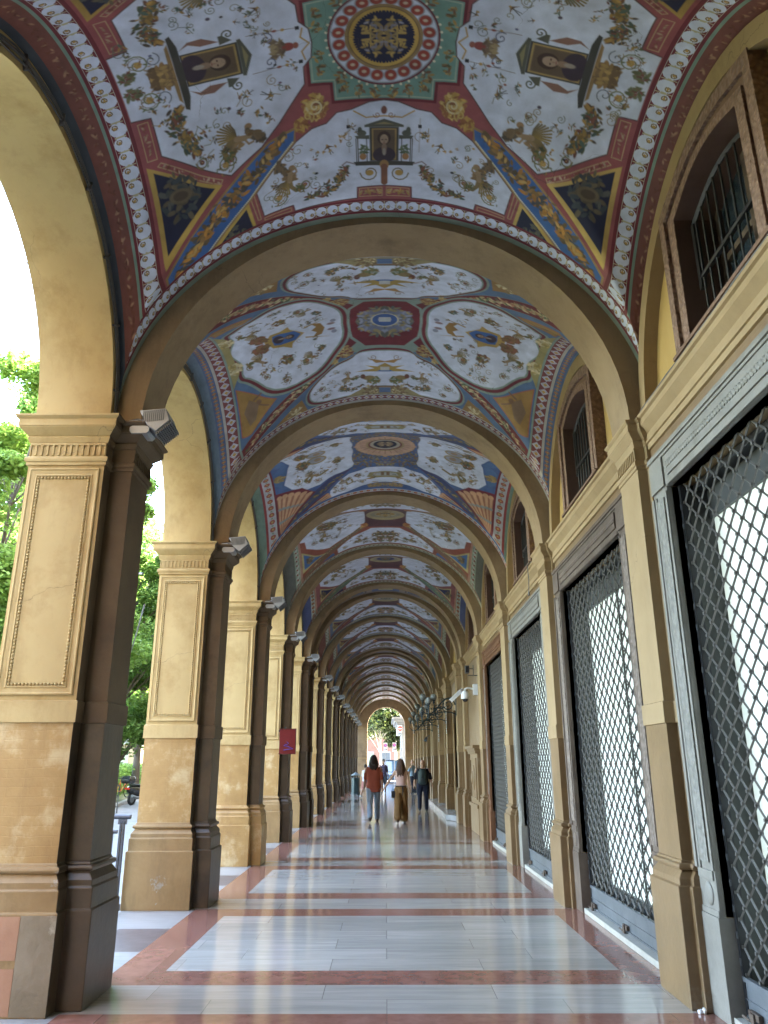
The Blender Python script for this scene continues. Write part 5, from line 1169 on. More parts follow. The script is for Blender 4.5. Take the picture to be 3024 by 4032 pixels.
# marble landing with a bevelled corner in front of the grander doorway
m = MB(); m.prism([(2.24, 23.45), (1.98, 23.45), (1.74, 24.0), (1.74, 34.4), (2.24, 34.4)][::-1], 0, .15, 'z'); o = m.build('marble_step', mottled('step_marble', (.34, .35, .37), (.46, .47, .49), 4, .18, .05, spec=.6), bevel=.015)
tag(o, 'low pale marble landing with a cut corner along the right wall', 'step')
# deep doorways of the farther right wall
for i, (a, b) in enumerate(BAYS):
    if i < NB + 6 or b - a < 2: continue
    c = (a + b) / 2; root = empty('wood_door', (0, c, 0), 0, 'dark wooden doorway deep in the right wall, %s bay ahead of the camera' % ORD[i - NB], 'door', 'wooden doors of the farther right wall')
    z0 = .15 if i < NB + 9 else 0
    m = MB(); m.box(2.50, 2.56, -.85, .85, z0, 3.2); m.build('door_leaf', Mt['brownstone'], root)
    m = MB()
    for y0 in (-.75, .08):
        for zz in (.35, 1.25, 2.2): m.box(2.48, 2.50, y0, y0 + .67, z0 + zz, z0 + zz + .75)
    m.build('panel', Mt['redwood'], root, bevel=.006)
    m = MB()
    for s in (-1, 1): m.box(2.20, 2.30, min(s * .85, s * 1.02), max(s * .85, s * 1.02), z0, 3.2)
    m.box(2.20, 2.30, -1.02, 1.02, 3.2, 3.38); m.box(2.16, 2.30, -1.08, 1.08, 3.38, 3.45); m.build('architrave', Mt['tan'], root, bevel=.005)
# enamel plates one above another on two far pilasters (too small in the photograph to read)
pw = simple('enamel_white', (.55, .58, .57), .4); pd = simple('enamel_dark', (.03, .06, .07), .4)
for (y, n_, nm) in ((26.75, 6, 'nearer'), (30.80, 4, 'farther')):
    root = empty('name_plates', (0, y, 0), 0, 'column of small white and dark plates on the %s far pilaster of the right wall' % nm, 'sign')
    for k in range(n_):
        z = 2.52 + k * .15 if n_ == 6 else 2.36 + k * .17
        MB().box(2.035, 2.05, -.06, .09, z, z + .12).build('plate', pw, root)
        MB().box(2.032, 2.035, -.03, .04, z + .03, z + .085 if k % 2 else z + .06).build('dark_mark', pd, root)

# red board hung on the fourth pier
root = empty('red_board', (0, 17.15, 0), 0, 'red board with a purple scrawl sticking out from the fourth pier', 'sign')
MB().box(-2.30, -1.95, .0, .04, 1.78, 2.30).build('panel', Mt['redsign'], root, bevel=.004)
m = MB()
for x0, x1, z0, z1 in ((-2.31, -1.94, 2.285, 2.305), (-2.31, -1.94, 1.775, 1.79), (-1.955, -1.94, 1.79, 2.285)): m.box(x0, x1, -.006, .046, z0, z1)
m.build('frame', simple('red_frame', (.08, .006, .006), .4), root)
m = MB(); m.tube([(-2.14, -.004, 2.03), (-2.10, -.004, 2.0), (-2.13, -.004, 1.97), (-2.18, -.004, 1.98)], .008, 5); m.tube([(-2.20, -.004, 1.95), (-2.10, -.004, 1.93), (-2.0, -.004, 1.885), (-2.10, -.004, 1.875), (-2.2, -.004, 1.86)], .010, 5); m.build('scrawl', Mt['purple'], root)
m = MB(); m.box(-2.33, -2.15, .05, .40, 2.24, 2.28); m.box(-2.20, -2.17, .0, .06, 2.28, 2.34); m.build('bracket', Mt['iron'], root)

m = MB(); m.tube([(2.16, 10.9, 4.41), (2.10, 11.0, 4.38), (2.12, 11.05, 4.15), (2.11, 11.06, 3.98)], .007, 5); m.tube([(2.11, 11.06, 3.99), (2.11, 11.06, 3.93)], .013, 6)
o = m.build('loose_cable', Mt['cable']); tag(o, 'black cable end dangling from the ledge past the second gate', 'cable')
m = MB(); m.tube([(2.15 + .004 * math.sin(t * 3), 2.8 + t * .3, 4.402 + .004 * math.sin(t * 5)) for t in range(11)] + [(2.17, 5.95, 4.40)], .008, 5)
o = m.build('ledge_cable', Mt['cable']); tag(o, 'dark cable lying along the ledge under the nearest barred window', 'cable')
# litter bin
root = empty('litter_bin', (-1.64, 43.4, 0), .2, 'dark green hexagonal litter bin with a pointed lid by the left piers', 'litter bin')
hexa = lambda r, z: [(r * math.cos(PI / 3 * k), r * math.sin(PI / 3 * k), z) for k in range(6)]
gb = simple('bin_green', (.02, .045, .05), .4)
MB().loft([hexa(.25, .0), hexa(.25, .10), hexa(.22, .11), hexa(.22, .78), hexa(.235, .79), hexa(.235, .83)]).build('body', gb, root)
m = MB(); [m.box(math.cos(PI / 3 * k) * .2 - .012, math.cos(PI / 3 * k) * .2 + .012, math.sin(PI / 3 * k) * .2 - .012, math.sin(PI / 3 * k) * .2 + .012, .83, .95) for k in range(6)]; m.build('lid_post', gb, root)
m = MB(); m.loft([hexa(.25, .94), hexa(.255, .97), hexa(.02, 1.10)]); m.build('lid', simple('bin_lid', (.16, .2, .21), .35), root)

# ramp railing beside the second pier, square to the portico
root = empty('ramp_railing', (0, 9.50, 0), 0, 'grey steel ramp railing in the gap between the two nearest piers', 'railing')
m = MB(); m.tube([(-5.2, 0, 1.01), (-2.96, 0, 1.01)], .026, 10); m.build('top_rail', Mt['steel'], root, smooth=40)
m = MB(); m.tube([(-5.2, 0, .85), (-3.10, 0, .85)], .021, 10); m.build('middle_rail', Mt['steel'], root, smooth=40)
for x in (-3.05, -4.2, -5.15):
    m = MB(); m.box(x - .028, x - .006, -.02, .02, -.15, .95); m.box(x + .006, x + .028, -.02, .02, -.15, .95); m.box(x - .05, x + .05, -.012, .012, .93, .985)
    for dz in (.95, .88, .80, .05): m.tube([(x - .015, -.03, dz), (x - .015, .03, dz)], .009, 6); m.tube([(x + .015, -.03, dz), (x + .015, .03, dz)], .009, 6)
    m.build('post', Mt['steel'], root)
m = MB()
for k in range(20): m.tube([(-5.05 + k * .1, 0, .09), (-5.05 + k * .1, 0, .85)], .007, 6)
m.build('baluster', Mt['steel'], root); root.children[-1]['kind'] = 'stuff'
MB().box(-5.2, -2.99, -.012, .012, .03, .10).build('toe_board', Mt['steel'], root)
# small litter by the nearest pilaster
m = MB(); m.obox((2.10, 5.90, .012), (.035, .02, .02), Matrix.Rotation(.5, 3, 'Z')); m.obox((2.12, 5.885, .02), (.012, .03, .03), Matrix.Rotation(.3, 3, 'X')); o = m.build('paper_scrap', Mt['bulb']); tag(o, 'crumpled white scrap on the floor at the nearest right pilaster', 'litter')

# ------------------------------------------------------------------ trees, hedge, things in the street
def leaf_mat(name, c1, c2, tr=.35):
    m, n, b = mat_new(name); L = n.links.new
    oi = node(n, 'ShaderNodeNewGeometry'); cr = node(n, 'ShaderNodeValToRGB'); cr.color_ramp.elements[0].color = (*c1, 1); cr.color_ramp.elements[1].color = (*c2, 1)
    L(oi.outputs['Random Per Island'], cr.inputs[0]); L(cr.outputs[0], b.inputs['Base Color']); b.inputs['Roughness'].default_value = .55; b.inputs['Specular IOR Level'].default_value = .3
    t = node(n, 'ShaderNodeBsdfTranslucent'); L(cr.outputs[0], t.inputs[0]); mx = node(n, 'ShaderNodeMixShader'); mx.inputs[0].default_value = tr
    out = n.nodes['Material Output']; L(b.outputs[0], mx.inputs[1]); L(t.outputs[0], mx.inputs[2]); L(mx.outputs[0], out.inputs[0]); return m
Mt['leaf'] = leaf_mat('leaf_green', (.10, .19, .035), (.25, .39, .09), .45); Mt['leaf2'] = leaf_mat('leaf_dark', (.07, .15, .035), (.19, .31, .075), .45); Mt['leafy'] = leaf_mat('leaf_plane_tree', (.02, .04, .012), (.065, .08, .02))
Mt['bark'] = mottled('bark', (.07, .055, .045), (.14, .115, .09), 6, .9, .8, stretch=(1, 1, .2)); Mt['bark2'] = mottled('plane_bark', (.16, .14, .11), (.30, .27, .2), 3, .8, .4)
def leaves_mesh(name, centers, radii, n, size, mat, parent=None):
    C = np.array(centers, float); Rr = np.array(radii, float); k = rng.integers(0, len(C), n)
    d = rng.normal(size=(n, 3)); d /= np.linalg.norm(d, axis=1)[:, None]; q = rng.random(n) ** .45
    p = C[k] + d * (Rr[k] * q[:, None])
    u = rng.normal(size=(n, 3)); u[:, 2] *= .5; u /= np.linalg.norm(u, axis=1)[:, None]; v = np.cross(u, rng.normal(size=(n, 3))); v /= np.linalg.norm(v, axis=1)[:, None]
    s = size * rng.uniform(.6, 1.3, (n, 1)); u *= s; v *= s * .5
    vs = np.stack([p - u, p + v, p + u, p - v], 1).reshape(-1, 3).astype(np.float32)
    me = bpy.data.meshes.new(name); me.vertices.add(4 * n); me.vertices.foreach_set('co', vs.ravel()); me.loops.add(4 * n); me.loops.foreach_set('vertex_index', np.arange(4 * n, dtype=np.int32))
    me.polygons.add(n); me.polygons.foreach_set('loop_start', np.arange(0, 4 * n, 4, dtype=np.int32)); me.update(); me.materials.append(mat)
    o = bpy.data.objects.new(name, me); COL.objects.link(o)
    if parent: o.parent = parent
    return o
def make_tree(x, y, h, rad, trunk_h, lab, seed, leaf='leaf', bark='bark', n=14000, size=.13, tr=.17, droop=0, group='street trees'):
    random.seed(seed); n = int(n * 1.9)
    root = empty('tree', (x, y, -.1), 0, lab, 'tree', group)
    m = MB(); lean = random.uniform(-.2, .2); T = [(lean * t * t, random.uniform(-.05, .05), h * .8 * t) for t in np.linspace(0, 1, 8)]
    m.tube(T, [tr * (1.25 if i == 0 else 1) * (1 - .85 * i / 7) for i in range(8)], 9); cs, rs = [], []
    for k in range(44):
        t = random.uniform(trunk_h / h, .98); z = h * t; a = random.random() * 2 * PI; env = math.sin(PI * min(1, (t - trunk_h / h * .7) / (1.08 - trunk_h / h * .7))) ** .6
        L = rad * env * random.uniform(.35, 1); c = (L * math.cos(a), L * math.sin(a), z + random.uniform(-.3, .4) - droop * L)
        z0 = max(trunk_h * .8, z - L * .7); i0 = min(6, int(z0 / (h * .8) * 7)); b0 = T[i0]
        m.tube([b0, (c[0] * .5 + b0[0] * .5, c[1] * .5, (b0[2] + c[2]) / 2 + .15), c], [tr * .3 * (1 - t * .5), tr * .2, .012], 5)
        cs.append(c); r = rad * random.uniform(.20, .42); rs.append((r, r, r * random.uniform(.45, .75)))
        for _ in range(2): cs.append((c[0] + random.uniform(-r, r), c[1] + random.uniform(-r, r), c[2] + random.uniform(-.5, .5) * r)); rs.append((r * .5, r * .5, r * .35))
    m.build('trunk', Mt[bark], root, smooth=60)
    leaves_mesh('crown', cs, rs, n, size, Mt[leaf], root)
    return root
make_tree(-10.6, 20.5, 12.6, 3.4, 3.2, 'bright green tree at the left edge of the picture', 3, n=60000, size=.085)
make_tree(-12.4, 27.5, 13.5, 3.2, 3.0, 'tall tree behind the nearest pier, second along the kerb', 5, n=40000, size=.10, leaf='leaf2')
make_tree(-12.2, 36.0, 12.4, 3.6, 2.6, 'leafy tree low over the hedge in the gap after the nearest pier', 8, n=44000, size=.10, leaf='leaf2')
make_tree(-14.3, 46.0, 16.4, 4.2, 4.2, 'tree with a bare brown trunk standing in the hedge', 12, n=26000, size=.16, tr=.22)
make_tree(-17.0, 60.0, 18.0, 4.6, 4.0, 'light green tree far along the street on the left', 14, n=16000, size=.2)
make_tree(-13.0, 52.5, 13.0, 3.6, 3.6, 'dark tree between the trunk in the hedge and the far corner', 15, n=12000, size=.18, leaf='leaf2')
make_tree(-22.0, 48.0, 17.0, 5.0, 4.2, 'park tree standing back from the hedge', 16, n=14000, size=.2)
make_tree(-20.0, 33.0, 15.0, 4.6, 4.0, 'park tree behind the left edge tree', 17, n=14000, size=.19)
make_tree(-.6, 86.0, 11.5, 3.6, 4.6, 'plane tree with a slim pale trunk seen through the end arch', 21, leaf='leafy', bark='bark2', n=16000, size=.20, tr=.13, group='plane trees past the end arch')
make_tree(3.2, 92.0, 10.0, 3.4, 4.2, 'plane tree on the right through the end arch', 22, leaf='leafy', bark='bark2', n=12000, size=.20, group='plane trees past the end arch')
make_tree(-4.2, 98.0, 11.0, 3.8, 4.4, 'plane tree on the left through the end arch', 23, leaf='leafy', bark='bark2', n=12000, size=.22, group='plane trees past the end arch')
# hedge on the park side of the kerb
cs, rs = [], []
for t in np.linspace(0, 1, 90):
    y = 26 + t * 40; x = KX(y) - 1.5
    for dx in (-.5, 0, .5):
        for z in (.35, .85, 1.25): cs.append((x + dx + random.uniform(-.1, .1), y, z + random.uniform(-.1, .1))); rs.append((.42, .40, .34))
hr = empty('hedge', (0, 0, -.03), 0, 'clipped green hedge along the far kerb of the street', 'hedge')
leaves_mesh('foliage', cs, rs, 42000, .075, Mt['leaf'], hr)
m = MB()
for k in range(60):
    y = 26 + k * .66; x = KX(y) - 1.5; m.tube([(x + random.uniform(-.3, .3), y, 0), (x + random.uniform(-.4, .4), y + random.uniform(-.2, .2), 1.2)], .02, 5)
m.build('branches', Mt['bark'], hr)
# street fence (grey hoops) before the hedge
def fence_hoop(y, lab):
    root = empty('street_hoop', (-10.75, y, -.15), PI / 2, lab, 'barrier', 'grey steel hoops by the kerb')
    m = MB(); m.tube([(0, -.8, 0), (0, -.8, .95), (0, .8, .95), (0, .8, 0)], .022, 8); m.build('frame', Mt['steel'], root)
    m = MB(); m.tube([(0, -.8, .22), (0, .8, .22)], .014, 6); m.tube([(0, -.8, .62), (0, .8, .22)], .014, 6); m.build('brace', Mt['steel'], root); return root
h1 = fence_hoop(30.2, 'grey steel hoop by the kerb, right one of two'); o = copy_tree(h1); o.location = (-12.6, 30.6, -.15); o['label'] = 'grey steel hoop by the kerb, left one of two'
# bicycle
def make_bicycle(x, y, rz):
    root = empty('bicycle', (x, y, -.03), rz, 'orange bicycle leaning at the hedge', 'bicycle'); org = simple('orange_frame', (.65, .16, .03), .35); blk = simple('tyre_black', (.02, .02, .02), .7)
    for cx in (-.52, .52):
        m = MB(); m.tube([(cx + .33 * math.cos(t), 0, .34 + .33 * math.sin(t)) for t in np.linspace(0, 2 * PI, 33)], .017, 6, cap=False); wv = m.build('wheel', blk, root, smooth=0)
        m = MB(); m.tube([(cx + .305 * math.cos(t), 0, .34 + .305 * math.sin(t)) for t in np.linspace(0, 2 * PI, 33)], .009, 5, cap=False)
        for k in range(14): a = k * PI / 7; m.tube([(cx, 0, .34), (cx + .3 * math.cos(a), 0, .34 + .3 * math.sin(a))], .0025, 3)
        m.build('rim', Mt['steel'], wv)
    m = MB(); fr = [(-.52, .34), (-.10, .32), (-.22, .78), (.34, .80), (.38, .68)]
    for p, q in (((-.52, .34), (-.10, .32)), ((-.52, .34), (-.20, .74)), ((-.10, .32), (-.24, .86)), ((-.10, .32), (.36, .72)), ((-.20, .76), (.35, .80)), ((.34, .86), (.52, .34))): m.tube([(p[0], 0, p[1]), (q[0], 0, q[1])], .018, 7)
    m.build('frame', org, root, smooth=40)
    m = MB(); m.tube([(.34, 0, .86), (.33, 0, .98)], .014, 6); m.tube([(.28, -.28, 1.0), (.36, -.12, 1.0), (.36, .12, 1.0), (.28, .28, 1.0)], .012, 6); m.build('handlebar', Mt['steel'], root)
    m = MB(); m.sphere((-.26, 0, .93), (.14, .08, .035), 12, 8); m.build('saddle', blk, root, smooth=0)
    m = MB(); m.tube([(-.10, -.09, .20), (-.10, -.09, .32), (-.10, .09, .32), (-.10, .09, .44)], .01, 5); m.sphere((-.10, .03, .32), (.09, .012, .09), 12, 8); m.build('crank', Mt['steel'], root)
make_bicycle(-13.1, 40.2, R(78))
# scooter, rear towards the camera
def make_scooter(x, y, rz):
    root = empty('scooter', (x, y, -.15), rz, 'black scooter with a top box parked at the kerb', 'scooter'); bk = simple('scooter_black', (.02, .022, .028), .2, spec=.7); gr = simple('scooter_grey', (.16, .17, .18), .4)
    for cx in (-.62, .66):
        m = MB(); m.tube([(cx + .21 * math.cos(t), 0, .27 + .21 * math.sin(t)) for t in np.linspace(0, 2 * PI, 25)], .06, 8, cap=False); wv = m.build('wheel', simple('scooter_tyre', (.015, .015, .016), .7), root, smooth=0)
        m = MB(); m.tube([(cx, -.03, .27), (cx, .03, .27)], .16, 14); m.build('rim', gr, wv)
    m = MB(); sec = lambda x_, w_, z0, z1: [(x_, w_ * math.cos(t), (z0 + z1) / 2 + (z1 - z0) / 2 * math.sin(t)) for t in np.linspace(0, 2 * PI, 13)[:-1]]
    m.loft([sec(-1.0, .05, .66, .74), sec(-.85, .15, .50, .80), sec(-.5, .19, .38, .84), sec(-.1, .18, .32, .80), sec(.05, .16, .28, .42), sec(.25, .18, .26, .38)]); m.build('rear_body', bk, root, smooth=50)
    m = MB(); m.loft([sec(.28, .19, .26, .40), sec(.36, .20, .30, .85), sec(.46, .17, .45, 1.0), sec(.56, .12, .62, .98), sec(.64, .05, .70, .85)]); m.build('front_shield', bk, root, smooth=50)
    m = MB(); m.tube([(.66, .07, .27), (.50, .07, .95)], .022, 7); m.tube([(.66, -.07, .27), (.50, -.07, .95)], .022, 7); m.build('fork', gr, root)
    m = MB(); m.tube([(.40, -.34, 1.08), (.48, -.15, 1.06), (.48, .15, 1.06), (.40, .34, 1.08)], .016, 7); m.build('handlebar', gr, root)
    m = MB(); m.loft([sec(-.75, .12, .82, .86), sec(-.5, .16, .80, .90), sec(-.1, .15, .78, .87), sec(.0, .10, .77, .82)]); m.build('seat', simple('seat_black', (.02, .02, .02), .6), root, smooth=50)
    m = MB(); m.loft([[(-.95 + a, b, z) for a, b in ((-.20, -.16), (.16, -.18), (.16, .18), (-.20, .16))] for z in (.90,)] + [[(-.95 + a, b, z) for a, b in ((-.27, -.22), (.2, -.23), (.2, .23), (-.27, .22))] for z in (1.0, 1.10)] + [[(-.95 + a, b, z) for a, b in ((-.20, -.17), (.15, -.18), (.15, .18), (-.20, .17))] for z in (1.22,)]); m.build('top_box', bk, root, bevel=.03)
    m = MB(); m.box(-1.03, -.99, -.12, .12, .66, .74); m.build('tail_light', simple('tail_red', (.6, .03, .02), .2), root)
    m = MB(); m.tube([(-.25, -.17, .30), (-.6, -.22, .32), (-.95, -.24, .40)], [.04, .065, .06], 10); m.build('exhaust', gr, root, smooth=40)
    m = MB(); m.tube([(-.1, .1, .3), (-.1, .22, .0)], .012, 5); m.build('stand', gr, root)
make_scooter(-10.95, 36.2, R(72))
# cables over the street
for k, (p, q) in enumerate((((-16.0, 26.6, 12), (-8, 14.5, 12.4)), ((-26, 50, 15.6), (-3.1, 9.5, 3.9)), ((-20, 56, 16.5), (-3.1, 22, 8.2)), ((-15.0, 44.0, 7.0), (-4.0, 12.5, 4.1)))):
    P, Q = Vector(p), Vector(q); pts = [P.lerp(Q, t) - Vector((0, 0, 1.2 * 4 * t * (1 - t) * .4)) for t in np.linspace(0, 1, 12)]
    o = MB().tube(pts, .014, 5).build('overhead_cable', Mt['cable']); tag(o, ('thin cable crossing the sky at the upper left', 'cable slanting up through the trees on the left', 'thin cable before the sky in the gap after the nearest pier', 'cable crossing the foliage in the gap after the nearest pier')[k], 'cable')

# ------------------------------------------------------------------ buildings around
Mt['palace'] = mottled('sky_block_wall', (.07, .045, .03), (.10, .065, .045), 1, .8, .1); Mt['bwall'] = mottled('pale_yellow_wall', (.10, .08, .05), (.13, .105, .065), 1, .8, .1); Mt['bpink'] = mottled('pink_wall', (.085, .045, .035), (.11, .06, .047), 1, .8, .1); Mt['bwhite'] = mottled('white_stone', (.11, .12, .13), (.15, .16, .17), 2, .7, .1); Mt['shutter'] = simple('shutter_green', (.09, .12, .08), .5); Mt['tile'] = mottled('roof_tiles', (.25, .10, .05), (.35, .16, .08), 8, .8, .5); Mt['pane'] = simple('window_pane', (.05, .06, .07), .1)  # palace: dark wall of the added sky-blocking mass
def facade(name, x0, x1, y, z1, mat, lab, cols, rows, depth=8, cat='building', axis='y', w_=1.1):
    root = empty(name, ((x0 + x1) / 2, y, -.15) if axis == 'y' else (y, (x0 + x1) / 2, -.15), 0 if axis == 'y' else PI / 2, lab, cat); W = (x1 - x0) / 2
    MB().box(-W, W, 0, depth, 0, z1).build('wall', mat, root)
    for c in range(cols):
        for r in range(rows):
            cx = -W + (c + .5) * 2 * W / cols; z = 1.2 + r * (z1 - 1.5) / rows
            f = MB(); f.box(cx - w_ / 2 - .12, cx + w_ / 2 + .12, -.08, -.01, z - .12, z); f.box(cx - w_ / 2 - .1, cx + w_ / 2 + .1, -.07, -.01, z + 1.8, z + 1.95); f.box(cx - w_ / 2 - .1, cx - w_ / 2, -.05, -.01, z, z + 1.8); f.box(cx + w_ / 2, cx + w_ / 2 + .1, -.05, -.01, z, z + 1.8)
            f = f.build('window', Mt['bwhite'], root); MB().box(cx - w_ / 2, cx + w_ / 2, -.02, .0, z, z + 1.8).build('pane', Mt['pane'] if (c + r) % 2 else Mt['shutter'], f)
    m = MB(); m.box(-W - .3, W + .3, -.4, depth + .3, z1, z1 + .35); m.loft([[(-W - .3, -.4, z1 + .35), (W + .3, -.4, z1 + .35), (W + .3, depth + .3, z1 + .35), (-W - .3, depth + .3, z1 + .35)], [(-W + 2, depth / 2 - .3, z1 + 2), (W - 2, depth / 2 - .3, z1 + 2), (W - 2, depth / 2 + .3, z1 + 2), (-W + 2, depth / 2 + .3, z1 + 2)]])
    m.build('roof', Mt['tile'], root); return root
facade('yellow_house', -52, -30, 96, 10, Mt['bwall'], 'pale yellow house behind the park trees on the left', 7, 3)
facade('pink_house', -12.5, 1.1, 108, 13, Mt['bpink'], 'pink house with tall windows behind the plane trees past the end arch', 6, 3)
facade('ochre_house', 1.6, 14, 112, 14, Mt['bwall'], 'ochre house at the right behind the plane trees past the end arch', 5, 3)
facade('sky_block_mass', -50, -2.0, -13.0, 26, Mt['palace'], 'unseen dark tall block added behind the photographer to shut out sky light', 14, 7, depth=12, axis='x').rotation_euler = (0, 0, PI / 2)  # unseen mass, added to keep sky light off the pilaster faces
# white corner building just past the end arch: pillar face and cornice
root = empty('white_corner_house', (0, 0, -.15), 0, 'white stone corner house at the right edge of the end arch', 'building')
MB().box(1.42, 12, 71, 80, 0, 14).build('wall', Mt['bwhite'], root)
m = MB(); m.box(.95, 12.3, 70.6, 81, 5.0, 5.2); m.box(.75, 12.4, 70.4, 81, 5.2, 5.45); m.box(.55, 12.5, 70.2, 81, 5.45, 5.6); m.build('cornice', Mt['bwhite'], root)
MB().box(1.05, 1.42, 70.8, 80, 4.3, 4.95).build('fascia', mottled('grey_fascia', (.35, .38, .40), (.45, .48, .5), 2, .6, .1), root)
MB().box(1.40, 1.44, 72, 74, 1, 3).build('window', Mt['pane'], root)

# signs past the end arch
Mt['signwhite'] = simple('sign_white', (.22, .22, .24), .4)
def road_sign(x, y, z, lab, kind):
    root = empty('road_sign', (x, y, -.15), 0, lab, 'road sign')
    z += .15
    m = MB(); m.tube([(0, .03, 0), (0, .03, z + .2)], .03, 8); m.build('post', Mt['steel'], root)
    disc = lambda r, yy, mt, nm, n=28: MB().prism([(r * math.cos(2 * PI * k / n), z + r * math.sin(2 * PI * k / n)) for k in range(n)], yy, yy + .008, 'y').build(nm, mt, root)
    if kind == 'noentry':
        disc(.24, 0, Mt['signwhite'], 'rim'); disc(.20, -.01, simple('sign_red', (.25, .012, .015), .4), 'face'); MB().box(-.14, .14, -.016, -.01, z - .035, z + .035).build('bar', Mt['bulb'], root)
    else:
        MB().box(-.17, .17, -.0, .01, z - .55, z + .22).build('plate', Mt['signwhite'], root)
        disc(.14, -.010, simple('sign_rim_red', (.20, .02, .04), .4), 'rim'); disc(.115, -.019, simple('sign_blue', (.03, .05, .20), .4), 'face')
        m = MB(); m.obox((0, -.022, z), (.23, .006, .03), Matrix.Rotation(R(45), 3, 'Y')); m.build('slash', simple('slash_red', (.55, .05, .08), .4), root)
        MB().box(-.12, -.02, -.006, -.001, z - .40, z - .28).build('mark', simple('mark_blue', (.1, .15, .4), .4), root); MB().box(.02, .12, -.006, -.001, z - .40, z - .28).build('mark', Mt['pd'] if 'pd' in Mt else Mt['iron'], root)
road_sign(-.05, 70, 3.03, 'no-parking sign on a white plate, left of two past the end arch', 'np')
road_sign(.715, 69, 3.03, 'no-parking sign on a tall post, right of two past the end arch', 'np')
road_sign(1.24, 69.6, 4.43, 'round red sign with a white rim beside the white corner', 'noentry')

def make_car(x, y, rz, col, lab, van=False):
    root = empty('parked_car', (x, y, -.15), rz, lab, 'car', 'cars parked past the end arch'); pt = simple('car_paint', col, .25, .3, spec=.7); gl = simple('car_glass', (.06, .10, .14), .05)
    H = 1.95 if van else 1.48
    def sec(X, w, z0, z1, wt): return [(X, -w, z0), (X, -w, (z0 + z1) / 2), (X, -wt, z1), (X, wt, z1), (X, w, (z0 + z1) / 2), (X, w, z0)]
    m = MB(); m.loft([sec(-2.15, .80, .35, .85, .72), sec(-2.0, .88, .28, .98, .80), sec(-1.2, .90, .25, 1.0, .84), sec(1.2, .90, .25, 1.0, .84), sec(1.95, .86, .28, .88, .76), sec(2.15, .75, .38, .72, .65)]); m.build('body', pt, root, smooth=40, bevel=.04)
    m = MB(); cab = [(-1.95 if van else -1.6, .84, .82), (-1.6 if van else -1.0, .80, .72), (.3, .80, .70), (1.25, .84, .84)]
    m.loft([[(X, -w, .98), (X, -wt, H if 0 < i < 3 or (van and i == 0) else 1.0), (X, wt, H if 0 < i < 3 or (van and i == 0) else 1.0), (X, w, .98)] for i, (X, w, wt) in enumerate(cab)]); m.build('cabin', gl, root, bevel=.03)
    m = MB(); m.box(cab[1][0] - .1, .4, -.70, .70, H - .01, H + .03); m.build('roof', pt, root, bevel=.02)
    for sx in (-1.35, 1.35):
        for sy in (-.80, .80):
            m = MB(); m.tube([(sx, sy - .1, .31), (sx, sy + .1, .31)], .31, 18); wv = m.build('wheel', simple('tyre', (.02, .02, .02), .8), root, smooth=40)
            m = MB(); m.tube([(sx, sy - .11, .31), (sx, sy + .11, .31)], .19, 14); m.build('rim', Mt['steel'], wv)
    for sy in (-.6, .6):
        MB().sphere((2.08, sy, .70), (.06, .16, .07), 10, 7).build('headlight', Mt['bulb'], root); MB().box(-2.17, -2.1, sy - .12, sy + .12, .7, .84).build('tail_light', simple('tail', (.5, .02, .02), .3), root)
    return root
make_car(.55, 72.8, R(-90), (.02, .055, .11), 'pale blue van facing the end arch', True)
make_car(-1.6, 76.5, R(0), (.07, .08, .095), 'silver car parked on the left past the end arch')
make_car(1.3, 84.5, R(5), (.04, .08, .13), 'light blue car half hidden at the right past the end arch')

# ------------------------------------------------------------------ people
SK = simple('skin', (.42, .24, .16), .5); SKL = simple('skin_tanned', (.50, .30, .20), .5)
def remeshed(name, mb, vox, mat, parent, smooth_it=3):
    me = bpy.data.meshes.new(name); me.from_pydata(mb.v, [], mb.f); me.update()
    bm = bmesh.new(); bm.from_mesh(me); bmesh.ops.recalc_face_normals(bm, faces=bm.faces); bm.to_mesh(me); bm.free()
    o = bpy.data.objects.new(name, me); COL.objects.link(o)
    md = o.modifiers.new('r', 'REMESH'); md.mode = 'VOXEL'; md.voxel_size = vox
    s_ = o.modifiers.new('s', 'SMOOTH'); s_.iterations = smooth_it; s_.factor = .5
    dg = bpy.context.evaluated_depsgraph_get(); m2 = bpy.data.meshes.new_from_object(o.evaluated_get(dg)); o.modifiers.clear(); o.data = m2; bpy.data.meshes.remove(me)
    m2.name = name; m2.materials.clear(); m2.materials.append(mat); m2.polygons.foreach_set('use_smooth', [True] * len(m2.polygons))
    o.parent = parent; return o
def limb(m, pts, rs, n=10):
    m.tube(pts, rs, n)
    for p, r in zip(pts, rs): m.sphere(p, r * .995, 10, 7)
def ering(c, rx, ry, n=16): return [(c[0] + rx * math.cos(t), c[1] + ry * math.sin(t), c[2]) for t in np.linspace(0, 2 * PI, n + 1)[:-1]]
